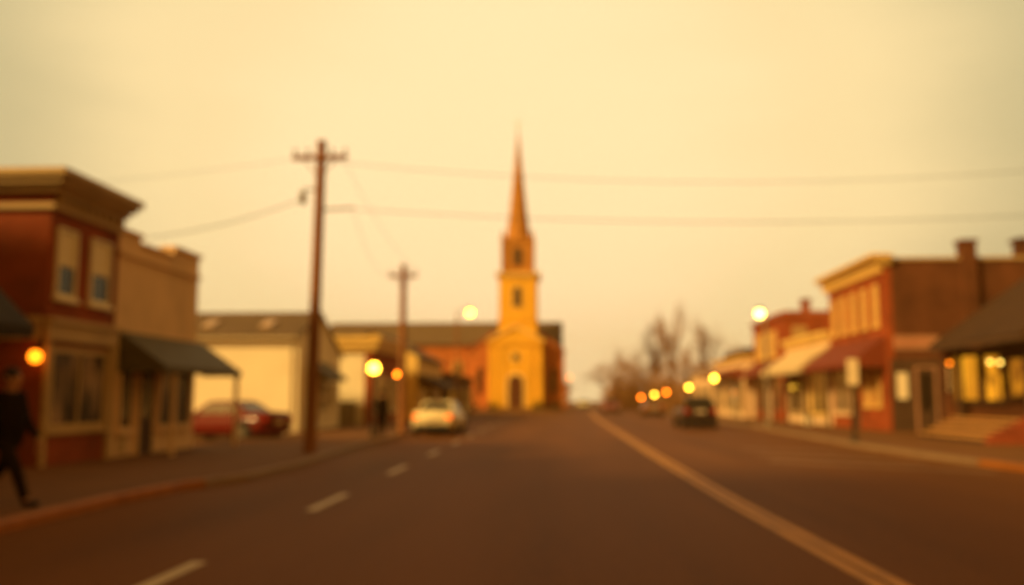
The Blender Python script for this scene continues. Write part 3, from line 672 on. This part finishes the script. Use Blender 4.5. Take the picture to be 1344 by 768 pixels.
globe_lamp(.75, 116.2, 4.1, 'globe_dim', 'tiny tall orange lamp beside the right corner of the church', .1)
def tall_lamp(x, y, lx, z, m, label, r):
    q = thing('tall_street_light', label, 'street light', (x, y, .125), 'tall curved street lights')
    p = MB(); p.lathe((x, y, .125), [(.14, 0), (.14, .25), (.095, .3), (.065, z - .3)], 12); p.build('pole', 'wood_pole' if lx > -7 and x < 0 else 'gray_metal', q)
    sg = 1 if lx > x else -1
    MB().path([(x, y, z - .2), (x + (lx - x) * .3, y, z + .12), (x + (lx - x) * .7, y, z + .24), (lx, y, z + .2)], .03).build('arm', 'gray_metal', q)
    MB().lathe((lx, y, z + .05), [(r * 1.1, 0), (r * .9, .1), (.06, .18)], 14).build('hood', 'gray_metal', q)
    MB().sphere((lx, y, z - r * .5), r, 16, 10).build('globe', m, q, smooth=True)
tall_lamp(-7.0, 60, -6.15, 7.3, 'globe_bright2' if 0 else 'globe', 'tall street light with pale yellow lamp standing left of the church tower', .215)
tall_lamp(10.15, 46.6, 9.9, 5.9, 'globe_bright', 'tall street light with brilliant white-gold lamp above the right-hand shops', .21)

# ------------------------------------------------------------------ utility poles and wires
def pole(x, y, h_, lean, label, near):
    q = thing('utility_pole', label, 'utility pole', (x, y, .125))
    tx = x + lean
    MB().tube((x, y, .1), (tx, y, h_), .175, .125, 12).build('pole', 'wood_pole', q)
    zc = h_ - .5; hw = .74 if near else .6
    ca = MB(); ca.box(tx - hw, tx + hw, y - .19, y - .09, zc - .06, zc + .06)
    for s in (-1, 1): ca.tube((tx + s * hw * .6, y - .15, zc - .05), (tx, y - .12, zc - .55), .018, n=6)
    ca = ca.build('crossarm', 'wood_pole', q)
    for u in (-.92, -.45, .45, .92): MB().lathe((tx + u * hw, y - .14, zc + .06), [(.015, 0), (.015, .06), (.05, .08), (.03, .12), (.05, .14), (.02, .2)], 8).build('insulator', 'gray_metal', ca)
    if near:
        MB().lathe((tx - .45, y - .1, h_ - 1.75), [(.08, 0), (.09, .04), (.09, .3), (.06, .34)], 12).build('transformer', 'gray_metal', q)
        br = MB(); br.tube((tx, y, h_ - 1.35), (tx - .45, y - .1, h_ - 1.35), .025)
        br.tube((tx, y, h_ - 1.9), (tx + .95, y, h_ - 1.86), .03); br.build('bracket', 'gray_metal', q)
    return tx
pole(-6.62, 23.8, 8.45, .12, 'tall brown wooden utility pole with crossarm, nearest on left sidewalk', True)
pole(-6.66, 37.6, 7.1, .0, 'shorter wooden utility pole behind the nearest one, by the parked silver car', False)
def cable(pts, sag, r, label, name='power_line'):
    P = []
    for (a, b) in zip(pts, pts[1:]):
        a = Vector(a); b = Vector(b)
        for k in range(17):
            t_ = k / 16; q = a.lerp(b, t_); q.z -= sag * 4 * t_ * (1 - t_); P.append(q)
    return tag(MB().path(P, r, 5).build(name, 'wire', None), label, 'power line')
cable([(-6.35, 23.65, 7.85), (30, 24.2, 10.3)], 1.7, .008, 'upper faint power line sagging across the road right of the near pole')
cable([(-5.5, 23.8, 6.55), (30, 25.2, 8.2)], 1.05, .010, 'lower darker power line crossing the road right of the near pole')
cable([(-6.9, 23.7, 6.85), (-10.6, 22.6, 5.62)], .14, .013, 'service cable drooping from near pole to the tan shop')
cable([(-6.9, 23.6, 7.95), (-30, 26, 8.6)], .8, .006, 'very faint power line leading left from the near pole')
cable([(-5.9, 23.75, 7.95), (-6.1, 37.45, 6.8)], .35, .006, 'thin power line running from near pole to far pole')
cable([(-5.6, 23.8, 6.5), (-7.1, 37.45, 6.75)], .7, .006, 'low slack cable from near pole bracket to far pole')

# free-standing sign on the right kerb
q = thing('street_sign', 'pale rectangular sign panel on a dark post at the right kerb', 'sign', (9.42, 30.6, .125))
MB().tube((9.42, 30.6, .1), (9.42, 30.6, 2.86), .055, .05, 10).build('post', 'dark_metal', q)
MB().lathe((9.42, 30.6, .125), [(.13, 0), (.13, .1), (.07, .2)], 10).build('base', 'dark_metal', q)
MB().box(9.24, 9.6, 30.5, 30.535, 1.95, 2.8).build('panel', 'sign_white', q, bevel=.006)
# planter by shop under white awning
q = thing('planter', 'small pale planter on the sidewalk under the dark red awning', 'planter', (12.9, 49.5, .125))
MB().lathe((12.9, 49.5, .125), [(.2, 0), (.28, .45), (.31, .5), (.26, .5)], 14).build('pot', 'white_paint', q)
m = shrub_mesh(.32, 200, 5); m.v = [(a + 12.9, b_ + 49.5, c_ + .62) for a, b_, c_ in m.v]; m.build('foliage', 'shrub', q)

# ------------------------------------------------------------------ cars
def car(name, label, m, kind, loc, heading, tail='tail_off', group=None, gl='glass_car'):
    """built nose towards +y, then turned"""
    q = thing(name, label, 'car', (0, 0, 0), group)
    if kind == 'sedan':
        Lh, W, zb, belt, roof = 2.28, .89, .22, .93, 1.42
        body = [(-2.28, .62, .90, .76), (-2.2, .34, 1.0, .83), (-1.9, .24, 1.02, .87), (-1.2, .22, 1.0, .89), (0, .22, .96, .89), (.9, .22, .95, .89), (1.35, .22, .90, .88), (1.95, .24, .80, .85), (2.2, .32, .70, .78), (2.28, .45, .6, .7)]
        by0, by1, ry0, ry1 = -1.62, 1.02, -.92, .32
    else:
        W, belt, roof = .91, 1.02, 1.62
        body = [(-2.12, .6, 1.0, .80), (-2.08, .36, 1.04, .86), (-1.9, .26, 1.06, .89), (-1.2, .25, 1.05, .91), (0, .25, 1.03, .91), (.9, .25, 1.0, .91), (1.3, .25, .97, .9), (1.85, .27, .88, .86), (2.1, .36, .78, .78), (2.16, .5, .68, .7)]
        by0, by1, ry0, ry1 = -2.06, 1.0, -1.72, .3
    rings = []
    for (y, z0, z1, w) in body:
        mid = z0 + (z1 - z0) * .55
        rings.append([(-w * .86, y, z0), (w * .86, y, z0), (w * .98, y, z0 + .1), (w, y, mid), (w * .95, y, z1 - .06), (w * .82, y, z1), (0, y, z1 + .03), (-w * .82, y, z1), (-w * .95, y, z1 - .06), (-w, y, mid), (-w * .98, y, z0 + .1)])
    MB().loft(rings).build('body', m, q, smooth=True)
    zc = belt - .02; wb, wr = W * .9, W * .70
    cab = MB()
    lo = [(-wb, by0, zc), (wb, by0, zc), (wb * .97, by1, zc - .02), (-wb * .97, by1, zc - .02)]
    hi = [(-wr, ry0, roof - .05), (wr, ry0, roof - .05), (wr, ry1, roof - .04), (-wr, ry1, roof - .04)]
    top = [(-wr * .8, ry0 + .1, roof), (wr * .8, ry0 + .1, roof), (wr * .8, ry1 - .12, roof), (-wr * .8, ry1 - .12, roof)]
    cab.loft([lo, hi, top]); cab.build('cabin', m, q, bevel=.02)
    def quad(name, a, b_, c_, d, u0, u1, v0, v1, mm=gl):
        a, b_, c_, d = map(Vector, (a, b_, c_, d))       # a,b low edge ; d,c high edge
        f = lambda u, v: (a.lerp(b_, u)).lerp(d.lerp(c_, u), v)
        P = [f(u0, v0), f(u1, v0), f(u1, v1), f(u0, v1)]
        n = (P[1] - P[0]).cross(P[3] - P[0]).normalized()
        if n.dot((P[0] + P[2]) / 2 - Vector((0, -.2, 1.0))) < 0: n = -n
        MB().prism([p + n * .004 for p in P], n * .012).build(name, mm, q)
    quad('rear_window', lo[0], lo[1], hi[1], hi[0], .08, .92, .14 if kind == 'sedan' else .06, .92)
    quad('windscreen', lo[3], lo[2], hi[2], hi[3], .06, .94, .1, .94)
    for a, b_, c_, d in ((lo[0], lo[3], hi[3], hi[0]), (lo[1], lo[2], hi[2], hi[1])):
        quad('side_window', a, b_, c_, d, .12, .34, .12, .9) if kind == 'sedan' else quad('side_window', a, b_, c_, d, .07, .28, .12, .9)
        quad('side_window', a, b_, c_, d, .37, .62, .12, .9) if kind == 'sedan' else quad('side_window', a, b_, c_, d, .31, .58, .12, .9)
        quad('side_window', a, b_, c_, d, .65, .88, .12, .9)
    yr = body[0][0]; wy = (1.38, -1.36)
    for y in wy:
        for s in (-1, 1):
            w_ = MB(); w_.tube((s * (W - .20), y, .33), (s * (W + .005), y, .33), .33, .33, 20); w_ = w_.build('wheel', 'tyre', q)
            MB().tube((s * (W + .006), y, .33), (s * (W + .018), y, .33), .2, .18, 14).build('rim', 'rim', w_)
    for y in wy:
        for s in (-1, 1): MB().tube((s * (W - .1), y, .36), (s * (W - .004), y, .36), .40, .40, 20).build('wheel_arch', 'bumper', q)
    bp = MB(); bp.box(-W * .80, W * .80, yr - .02, yr + .16, .26, .46); bp.build('rear_bumper', m if m == 'car_red' else 'bumper', q, bevel=.03)
    bp = MB(); fy = body[-1][0]; bp.box(-W * .78, W * .78, fy - .1, fy + .04, .3, .52); bp.build('front_bumper', 'bumper', q, bevel=.03)
    ub_ = MB(); ub_.box(-W * .8, W * .8, -2.0, 1.95, .15, .3); ub_.build('underbody', 'bumper', q)
    for s in (-1, 1):
        MB().box(min(s * .56, s * .80), max(s * .56, s * .80), yr - .035, yr + .12, .70 if kind == 'sedan' else .78, .86 if kind == 'sedan' else 1.0).build('tail_light', tail, q, bevel=.02)
        MB().box(min(s * .42, s * .68), max(s * .42, s * .68), fy - .12, fy + .012, .54, .68).build('headlight', 'head', q, bevel=.02)
        MB().box(min(s * (W - .02), s * (W + .16)), max(s * (W - .02), s * (W + .16)), .72, .84, belt + .02, belt + .16).build('wing_mirror', m, q, bevel=.02)
    MB().box(-.26, .26, yr - .052 if kind == 'sedan' else yr - .02, yr + .02, .6 if kind == 'sedan' else .8, .72 if kind == 'sedan' else .93).build('number_plate', 'plate', q)
    q.location = loc; q.rotation_euler = (0, 0, heading)
    ORG[q.name] = (0, 0, 0)
    return q
car('parked_car', 'red sedan parked side-on in the lot before the white house', 'car_red', 'sedan', (-12.35, 33.15, .02), math.atan2(.953, .302), gl='glass_pale')
car('parked_car', 'silver sedan with glowing orange tail lights at the left kerb', 'car_silver', 'sedan', (-5.3, 39.6, .004), R(-1.5), 'tail')
car('parked_car', 'dark hatchback seen from behind near the right kerb', 'car_dark', 'hatch', (6.95, 49.8, .004), R(1.0), 'tail_off')
car('parked_car', 'brown car far up the right kerb beneath three globe lamps', 'car_brown', 'sedan', (7.75, 82, .004), R(0))
car('moving_car', 'small maroon red car far away near the centre of the road', 'car_maroon', 'hatch', (5.0, 98.5, .004), R(180))
car('parked_car', 'pale car very far away right of the church', 'car_silver', 'sedan', (3.2, 150, .004), R(180))

# ------------------------------------------------------------------ people
def skin(name, V, E, rad, m, parent, sub=2, root=0):
    me = bpy.data.meshes.new(name); me.from_pydata(V, E, []); o = bpy.data.objects.new(name, me); C.objects.link(o)
    md = o.modifiers.new('s', 'SKIN'); md.use_smooth_shade = True
    sv = me.skin_vertices[0].data
    for i, r in enumerate(rad):
        sv[i].radius = (r, r) if not isinstance(r, tuple) else r
        sv[i].use_root = (i == root)
    sb = o.modifiers.new('u', 'SUBSURF'); sb.levels = sub; sb.render_levels = sub
    dg = bpy.context.evaluated_depsgraph_get(); dg.update()
    nm = bpy.data.meshes.new_from_object(o.evaluated_get(dg)); bpy.data.objects.remove(o)
    for p in nm.polygons: p.use_smooth = True
    nm.materials.clear(); nm.materials.append(M[m]); nm.name = name
    ob = bpy.data.objects.new(name, nm); C.objects.link(ob); ob.parent = parent
    return ob
def person(label, loc, rz, stride, H=1.0, coatlen=.0):
    """figure facing +x; stride = forward leg reach in metres"""
    q = thing('person', label, 'person', loc, None, rz)
    q.scale = (H, H, H)
    s = stride
    hipz = .93 - .07 * (s / .4) ** 2 if s else .93
    J = dict(pel=(0, 0, hipz), w=(.01, 0, hipz + .16), ch=(.02, 0, hipz + .38), nk=(.03, 0, hipz + .53), hd0=(.05, 0, hipz + .60), hd=(.06, 0, hipz + .70), top=(.05, 0, hipz + .79))
    # legs: right (y<0) forward, left back
    def leg(side, f):
        kx = f * .5 + (.05 if f > 0 else .10 if f < 0 else .02); kz = hipz * .52 + (.03 if f < 0 else 0)
        az = .09 + (.10 if f < 0 else 0)
        return [(0, side * .09, hipz - .03), (kx, side * .1, kz), (f, side * .1, az)]
    LR = leg(-1, s); LL = leg(1, -s)
    if s == 0: LR[2] = (0, -.1, .09); LL[2] = (0, .1, .09)
    sh = hipz + .47
    def arm(side, f):
        return [(.02, side * .17, sh), (.02 - f * .2 - .03, side * .23, sh - .28), (.06 - f * .38 + (.06 if f < 0 else .03), side * .22, sh - .53)]
    AR = arm(-1, s); AL = arm(1, -s)
    # ---- body
    V = [J['pel'], J['w'], J['ch'], J['nk'], J['hd0'], J['hd'], J['top']]; r = [.12, .11, .11, .052, .078, .102, .07]
    E = [(0, 1), (1, 2), (2, 3), (3, 4), (4, 5), (5, 6)]
    nose = len(V); V.append((.165, 0, hipz + .68)); r.append(.016); E.append((5, nose))
    def chain(frm, pts, rs):
        last = frm
        for p, rr in zip(pts, rs):
            V.append(p); r.append(rr); E.append((last, len(V) - 1)); last = len(V) - 1
        return last
    for Lg in (LR, LL):
        k = chain(0, Lg, (.085, .055, .038)); chain(k, [(Lg[2][0] + .14, Lg[2][1], Lg[2][2] - .05)], (.03,))
    for A_, sd in ((AR, -1), (AL, 1)):
        k = chain(2, A_, (.05, .038, .026))
        hx, hy, hz = A_[2]; k = chain(k, [(hx + .012, hy, hz - .07)], (.03,))
        for fi_, (dx, ln) in enumerate(((-.028, .065), (-.009, .08), (.010, .085), (.029, .075))):
            chain(k, [(hx + .012 + dx, hy, hz - .10), (hx + .018 + dx, hy - sd * .01, hz - .10 - ln * .55), (hx + .022 + dx, hy - sd * .028, hz - .10 - ln)], (.0095, .0085, .0075))
        chain(k, [(hx + .045, hy - sd * .008, hz - .05), (hx + .058, hy - sd * .016, hz - .09)], (.010, .008))
    skin('body', V, E, r, 'skin', q, 2)
    # ---- coat: torso and sleeves
    V = [(0, 0, hipz - .05 - coatlen), J['w'], J['ch'], (.03, 0, hipz + .5)]; r = [(.21, .19), (.20, .18), (.21, .18), .11]; E = [(0, 1), (1, 2), (2, 3)]
    for A_ in (AR, AL): chain(2, A_, (.092, .062, .045))
    skin('coat', V, E, r, 'coat', q, 2)
    # ---- trousers
    V = [(0, 0, hipz + .02)]; r = [(.15, .13)]; E = []
    for Lg in (LR, LL): chain(0, [Lg[0], Lg[1], (Lg[2][0], Lg[2][1], Lg[2][2] - .025)], (.105, .075, .062))
    skin('trousers', V, E, r, 'trousers', q, 2)
    for Lg in (LR, LL):
        x, y, z = Lg[2]
        f_ = 1 if not (s and Lg is LL) else 0
        tip = (x + .2, y, z - .045) if f_ else (x + .17, y, .035)
        skin('shoe', [(x - .05, y, z - .03), (x + .06, y, z - .035 if f_ else z - .07), tip], [(0, 1), (1, 2)], [.05, .048, .034], 'shoe', q, 1)
    hb = MB(); hb.sphere((.018, 0, hipz + .735), .108, 16, 10, .98)
    hb.v = [p for p in hb.v]; hair = hb.build('hair', 'hair', None, smooth=True); hair.parent = q
    for sd in (-1, 1):
        e = MB(); e.sphere((.152, sd * .035, hipz + .705), .011, 8, 6); e = e.build('eye', 'black', None, smooth=True); e.parent = q
        e = MB(); e.sphere((.05, sd * .105, hipz + .69), .024, 8, 6, 1.4); e = e.build('ear', 'skin', None, smooth=True); e.parent = q
    return q
person('man in dark coat striding along the sidewalk past the brick shopfront', (-7.28, 11.7, .125), R(-8), .40, 1.06, .16)
person('distant pedestrian in dark clothes standing under the left globe lamp', (-6.72, 33.7, .125), R(80), .0, .98, .35)
person('faint dark figure standing on sidewalk beyond the silver car', (-7.6, 52.5, .125), R(60), .12, .95, .2)

# ------------------------------------------------------------------ trees
def tree_mesh(seed, H, spread, depth, dense):
    rnd = random.Random(seed); tr_ = MB(); tw_ = MB()
    def grow(p, d, L_, r_, k):
        segs = 2; q = p
        for i in range(segs):
            nd = (d + Vector((rnd.gauss(0, .10), rnd.gauss(0, .10), rnd.gauss(0, .05) + .03))).normalized()
            q2 = q + nd * L_ / segs
            (tr_ if k >= depth - 2 else tw_).tube(q, q2, r_ * (1 - .25 * i), r_ * (.85 - .25 * i), 6 if k >= depth - 1 else 3)
            q = q2; d = nd
            if k > 0 and i == 0 and rnd.random() < .8: side(q, d, L_, r_, k - 1)
        if k > 0:
            for j in range(dense if k < depth else 4): side(q, d, L_, r_, k - 1)
    def side(p, d, L_, r_, k):
        a = rnd.uniform(0, 6.28); t_ = spread * rnd.uniform(.5, 1.25)
        o_ = d.orthogonal().normalized(); o_.rotate(Matrix.Rotation(a, 3, d))
        nd = (d * math.cos(t_) + o_ * math.sin(t_)).normalized()
        grow(p, nd, L_ * rnd.uniform(.62, .82), max(.013, r_ * rnd.uniform(.5, .66)), k)
    grow(Vector((0, 0, 0)), Vector((0, 0, 1)), H * .34, H * .021, depth)
    return tr_, tw_
def make_tree(name, label, seed, H, spread, depth, dense):
    q = thing(name, label, 'tree', (0, 0, 0), 'bare trees at the far end of the street')
    a, b_ = tree_mesh(seed, H, spread, depth, dense)
    a.build('trunk', 'bark', q); b_.build('crown', 'twig', q)
    return q
tall = make_tree('bare_tree', 'x', 11, 13.5, .26, 6, 2)
wide = make_tree('bare_tree', 'x', 5, 9, .55, 6, 2)
def put(proto, x, y, s, rz, label, first):
    o = proto if first else copy_tree(proto)
    o.location = (x, y, 0); o.scale = s if isinstance(s, tuple) else (s, s, s); o.rotation_euler = (0, 0, R(rz)); o['label'] = label
put(tall, 15.4, 128, (.8, .8, 1.0), 0, 'tallest bare tree, slim and upright behind the far shops', True)
put(tall, 20.4, 134, (.7, .7, .9), 130, 'slim bare tree just right of the tallest one', False)
put(tall, 12.6, 133, (.75, .75, .82), 220, 'slim bare tree just left of the tallest one', False)
put(wide, 8.9, 150, (1.1, 1.1, 1.05), 0, 'rounded leafless tree at the left end of the tree mass', True)
put(wide, 12.9, 138, 1.0, 70, 'rounded leafless tree in front of the slim left tree', False)
put(wide, 16.5, 120, .85, 150, 'low bushy leafless tree beneath the tallest tree', False)
put(wide, 12.2, 112, .5, 200, 'small leafless tree directly above the far brown car', False)
put(wide, 12.6, 124, .62, 20, 'small leafless tree between far lamps and the tallest tree', False)
put(wide, 20.5, 122, .95, 250, 'bushy leafless tree above the roof of the last tan shop', False)
put(wide, 14.8, 160, 1.1, 310, 'dim hazy leafless tree filling the back of the clump', False)
put(wide, 21.5, 150, 1.15, 40, 'dim hazy leafless tree at the right back of the clump', False)
put(wide, 8.4, 180, .9, 100, 'low hazy tree beside the vanishing road', False)
put(wide, 26, 138, 1.0, 190, 'leafless tree farthest right, half hidden behind shops', False)
put(wide, 12, 210, 1.1, 260, 'very faint tree where the road disappears', False)
put(wide, -3.5, 230, .9, 15, 'faint distant tree just right of the church wall', False)
put(wide, 1.5, 330, 1.0, 75, 'faintest low tree on the horizon over the road', False)
# brush along the horizon
br = MB(); rnd = random.Random(9)
for k in range(2600):
    x = rnd.uniform(7.5, 34); y = rnd.uniform(112, 190)
    if x < 11.5 and y < 130: continue
    a = rnd.uniform(0, 6.3); zt = rnd.uniform(1.2, 5.6) * (1 + .3 * math.sin(x * .7))
    br.tube((x, y, 0), (x + math.cos(a) * .7, y + math.sin(a) * .7, zt), .04, .012, 3)
    for j in range(3): br.tube((x + math.cos(a) * .35, y + math.sin(a) * .35, zt * .5), (x + math.cos(a + j * 2) * .9, y + math.sin(a + j * 2) * .9, zt * rnd.uniform(.7, 1.05)), .022, .01, 3)
o = br.build('undergrowth', 'twig', None); o['kind'] = 'stuff'; tag(o, 'brown leafless brush under the bare trees', 'undergrowth')

# far buildings where the road disappears
for (x0, x1, y0, y1, z, mm, rm, lb) in ((-1.5, 2.0 - 1.2, 160, 172, 5.0, 'brick_orange', 'shingle', 'orange brick house just right of the church, under a tiny lamp'),
                               (-6, 0, 205, 216, 4.2, 'pale_gray', 'shingle', 'pale hazy house left of the vanishing road'),
                               (14, 20, 240, 250, 4.6, 'cream', 'shingle', 'pale hazy house beyond the trees by the vanishing road'),
                               (-7, -.5, 300, 312, 6.5, 'pale_gray', 'shingle_dark', 'grey barely visible house on the horizon')):
    q = thing('far_house', lb, 'house', (x0, y0, 0), 'small houses near the horizon')
    xm = (x0 + x1) / 2
    MB().prism([(x0, y0, 0), (x1, y0, 0), (x1, y0, z * .68), (xm, y0, z * .97), (x0, y0, z * .68)], (0, y1 - y0, 0)).build('wall', mm, q)
    r_ = MB(); r_.prism([(x0 - .3, y0 - .2, z * .66), (xm, y0 - .2, z * .98), (xm, y0 - .2, z * 1.02), (x0 - .3, y0 - .2, z * .70)], (0, y1 - y0 + .4, 0)); r_.prism([(xm + .003, y0 - .2, z * .98), (x1 + .3, y0 - .2, z * .66), (x1 + .3, y0 - .2, z * .70), (xm + .003, y0 - .2, z * 1.02)], (0, y1 - y0 + .4, 0)); r_.build('roof', rm, q)
    fq = Face((x0, y0, 0), (1, 0, 0), (0, -1, 0)); wv = x1 - x0
    window(fq, q, wv * .15, wv * .4, 1, z * .5); window(fq, q, wv * .6, wv * .85, 1, z * .5)

# ------------------------------------------------------------------ haze
mh_ = bpy.data.materials.new('haze'); mh_.use_nodes = True; nt = mh_.node_tree; nt.nodes.clear()
out = nt.nodes.new('ShaderNodeOutputMaterial'); pv = nt.nodes.new('ShaderNodeVolumePrincipled')
pv.inputs['Color'].default_value = (1.0, .72, .18, 1); pv.inputs['Density'].default_value = .0006; pv.inputs['Anisotropy'].default_value = .3
nt.links.new(pv.outputs[0], out.inputs['Volume'])
M['haze'] = mh_
hz = MB().box(-600, 600, -600, 600, -1, 40).build('haze', 'haze', None); hz['kind'] = 'stuff'; tag(hz, 'golden evening haze hanging over the street', 'haze')

# ------------------------------------------------------------------ sky, sun
SUN = Vector((-.70, -.60, .45)).normalized()
w = bpy.data.worlds.new('World'); S.world = w; w.use_nodes = True; nt = w.node_tree; L = nt.links; nt.nodes.clear()
out = nt.nodes.new('ShaderNodeOutputWorld'); bg = nt.nodes.new('ShaderNodeBackground'); bg2 = nt.nodes.new('ShaderNodeBackground'); ads = nt.nodes.new('ShaderNodeAddShader')
sky = nt.nodes.new('ShaderNodeTexSky'); sky.sky_type = 'NISHITA'; sky.sun_disc = False
sky.sun_elevation = math.asin(SUN.z); sky.sun_rotation = math.atan2(SUN.x, SUN.y); sky.dust_density = 8; sky.air_density = 2
tint = nt.nodes.new('ShaderNodeMix'); tint.data_type = 'RGBA'; tint.blend_type = 'MULTIPLY'; tint.inputs[0].default_value = 1; tint.inputs[7].default_value = (1, .50, .12, 1)
L.new(sky.outputs[0], tint.inputs[6]); L.new(tint.outputs[2], bg.inputs[0]); bg.inputs[1].default_value = .03
# golden high overcast: brightest low over the end of the street
tc = nt.nodes.new('ShaderNodeTexCoord')
dt = nt.nodes.new('ShaderNodeVectorMath'); dt.operation = 'DOT_PRODUCT'
dt.inputs[1].default_value = Vector((-.06, 1, .30)).normalized()
L.new(tc.outputs['Generated'], dt.inputs[0])
rp = nt.nodes.new('ShaderNodeValToRGB'); cr = rp.color_ramp; cr.interpolation = 'EASE'
cr.elements[0].position = 0.0; cr.elements[0].color = (.42, .20, .04, 1)
cr.elements[1].position = 1.0; cr.elements[1].color = (1.15, .84, .46, 1)
e = cr.elements.new(.62); e.color = (.38, .20, .05, 1)
e = cr.elements.new(.87); e.color = (.58, .50, .27, 1)
e = cr.elements.new(.95); e.color = (.98, .76, .39, 1)
ns = nt.nodes.new('ShaderNodeTexNoise'); ns.inputs['Scale'].default_value = 1.6; ns.inputs['Detail'].default_value = 5
smp = nt.nodes.new('ShaderNodeMapping'); smp.inputs['Scale'].default_value = (1, 1, 3.2); smp.inputs['Rotation'].default_value = (0, .12, 0); L.new(tc.outputs['Generated'], smp.inputs['Vector']); L.new(smp.outputs[0], ns.inputs['Vector'])
ma = nt.nodes.new('ShaderNodeMath'); ma.operation = 'MULTIPLY_ADD'; ma.inputs[1].default_value = .09; L.new(ns.outputs[0], ma.inputs[0]); L.new(dt.outputs['Value'], ma.inputs[2])
sb = nt.nodes.new('ShaderNodeMath'); sb.operation = 'SUBTRACT'; sb.inputs[1].default_value = .045; L.new(ma.outputs[0], sb.inputs[0])
L.new(sb.outputs[0], rp.inputs[0]); L.new(rp.outputs[0], bg2.inputs[0]); bg2.inputs[1].default_value = .98
L.new(bg.outputs[0], ads.inputs[0]); L.new(bg2.outputs[0], ads.inputs[1]); L.new(ads.outputs[0], out.inputs[0])
sl = bpy.data.lights.new('sun', 'SUN'); sl.energy = 4.8; sl.angle = R(9); sl.color = (1, .66, .21)
so = bpy.data.objects.new('sun', sl); C.objects.link(so); so.rotation_euler = SUN.to_track_quat('Z', 'Y').to_euler(); so.location = (-60, -50, 60)

# ------------------------------------------------------------------ camera
cam = bpy.data.cameras.new('camera'); co = bpy.data.objects.new('camera', cam); C.objects.link(co)
co.location = (0, 0, 1.5); co.rotation_euler = (R(90 + 6.654), 0, R(3.221))
cam.sensor_width = 36; cam.lens = 36 * 1200 / 1344; cam.clip_start = .05; cam.clip_end = 3000
cam.dof.use_dof = True; cam.dof.focus_distance = 1.0; cam.dof.aperture_fstop = 2.65
S.camera = co
S.view_settings.view_transform = 'Standard'; S.view_settings.look = 'None'; S.view_settings.exposure = 0; S.view_settings.gamma = 1
S.view_settings.use_curve_mapping = False
S.cycles.use_denoising = True; S.cycles.volume_bounces = 1; S.cycles.max_bounces = 6
S.cycles.volume_step_rate = 4
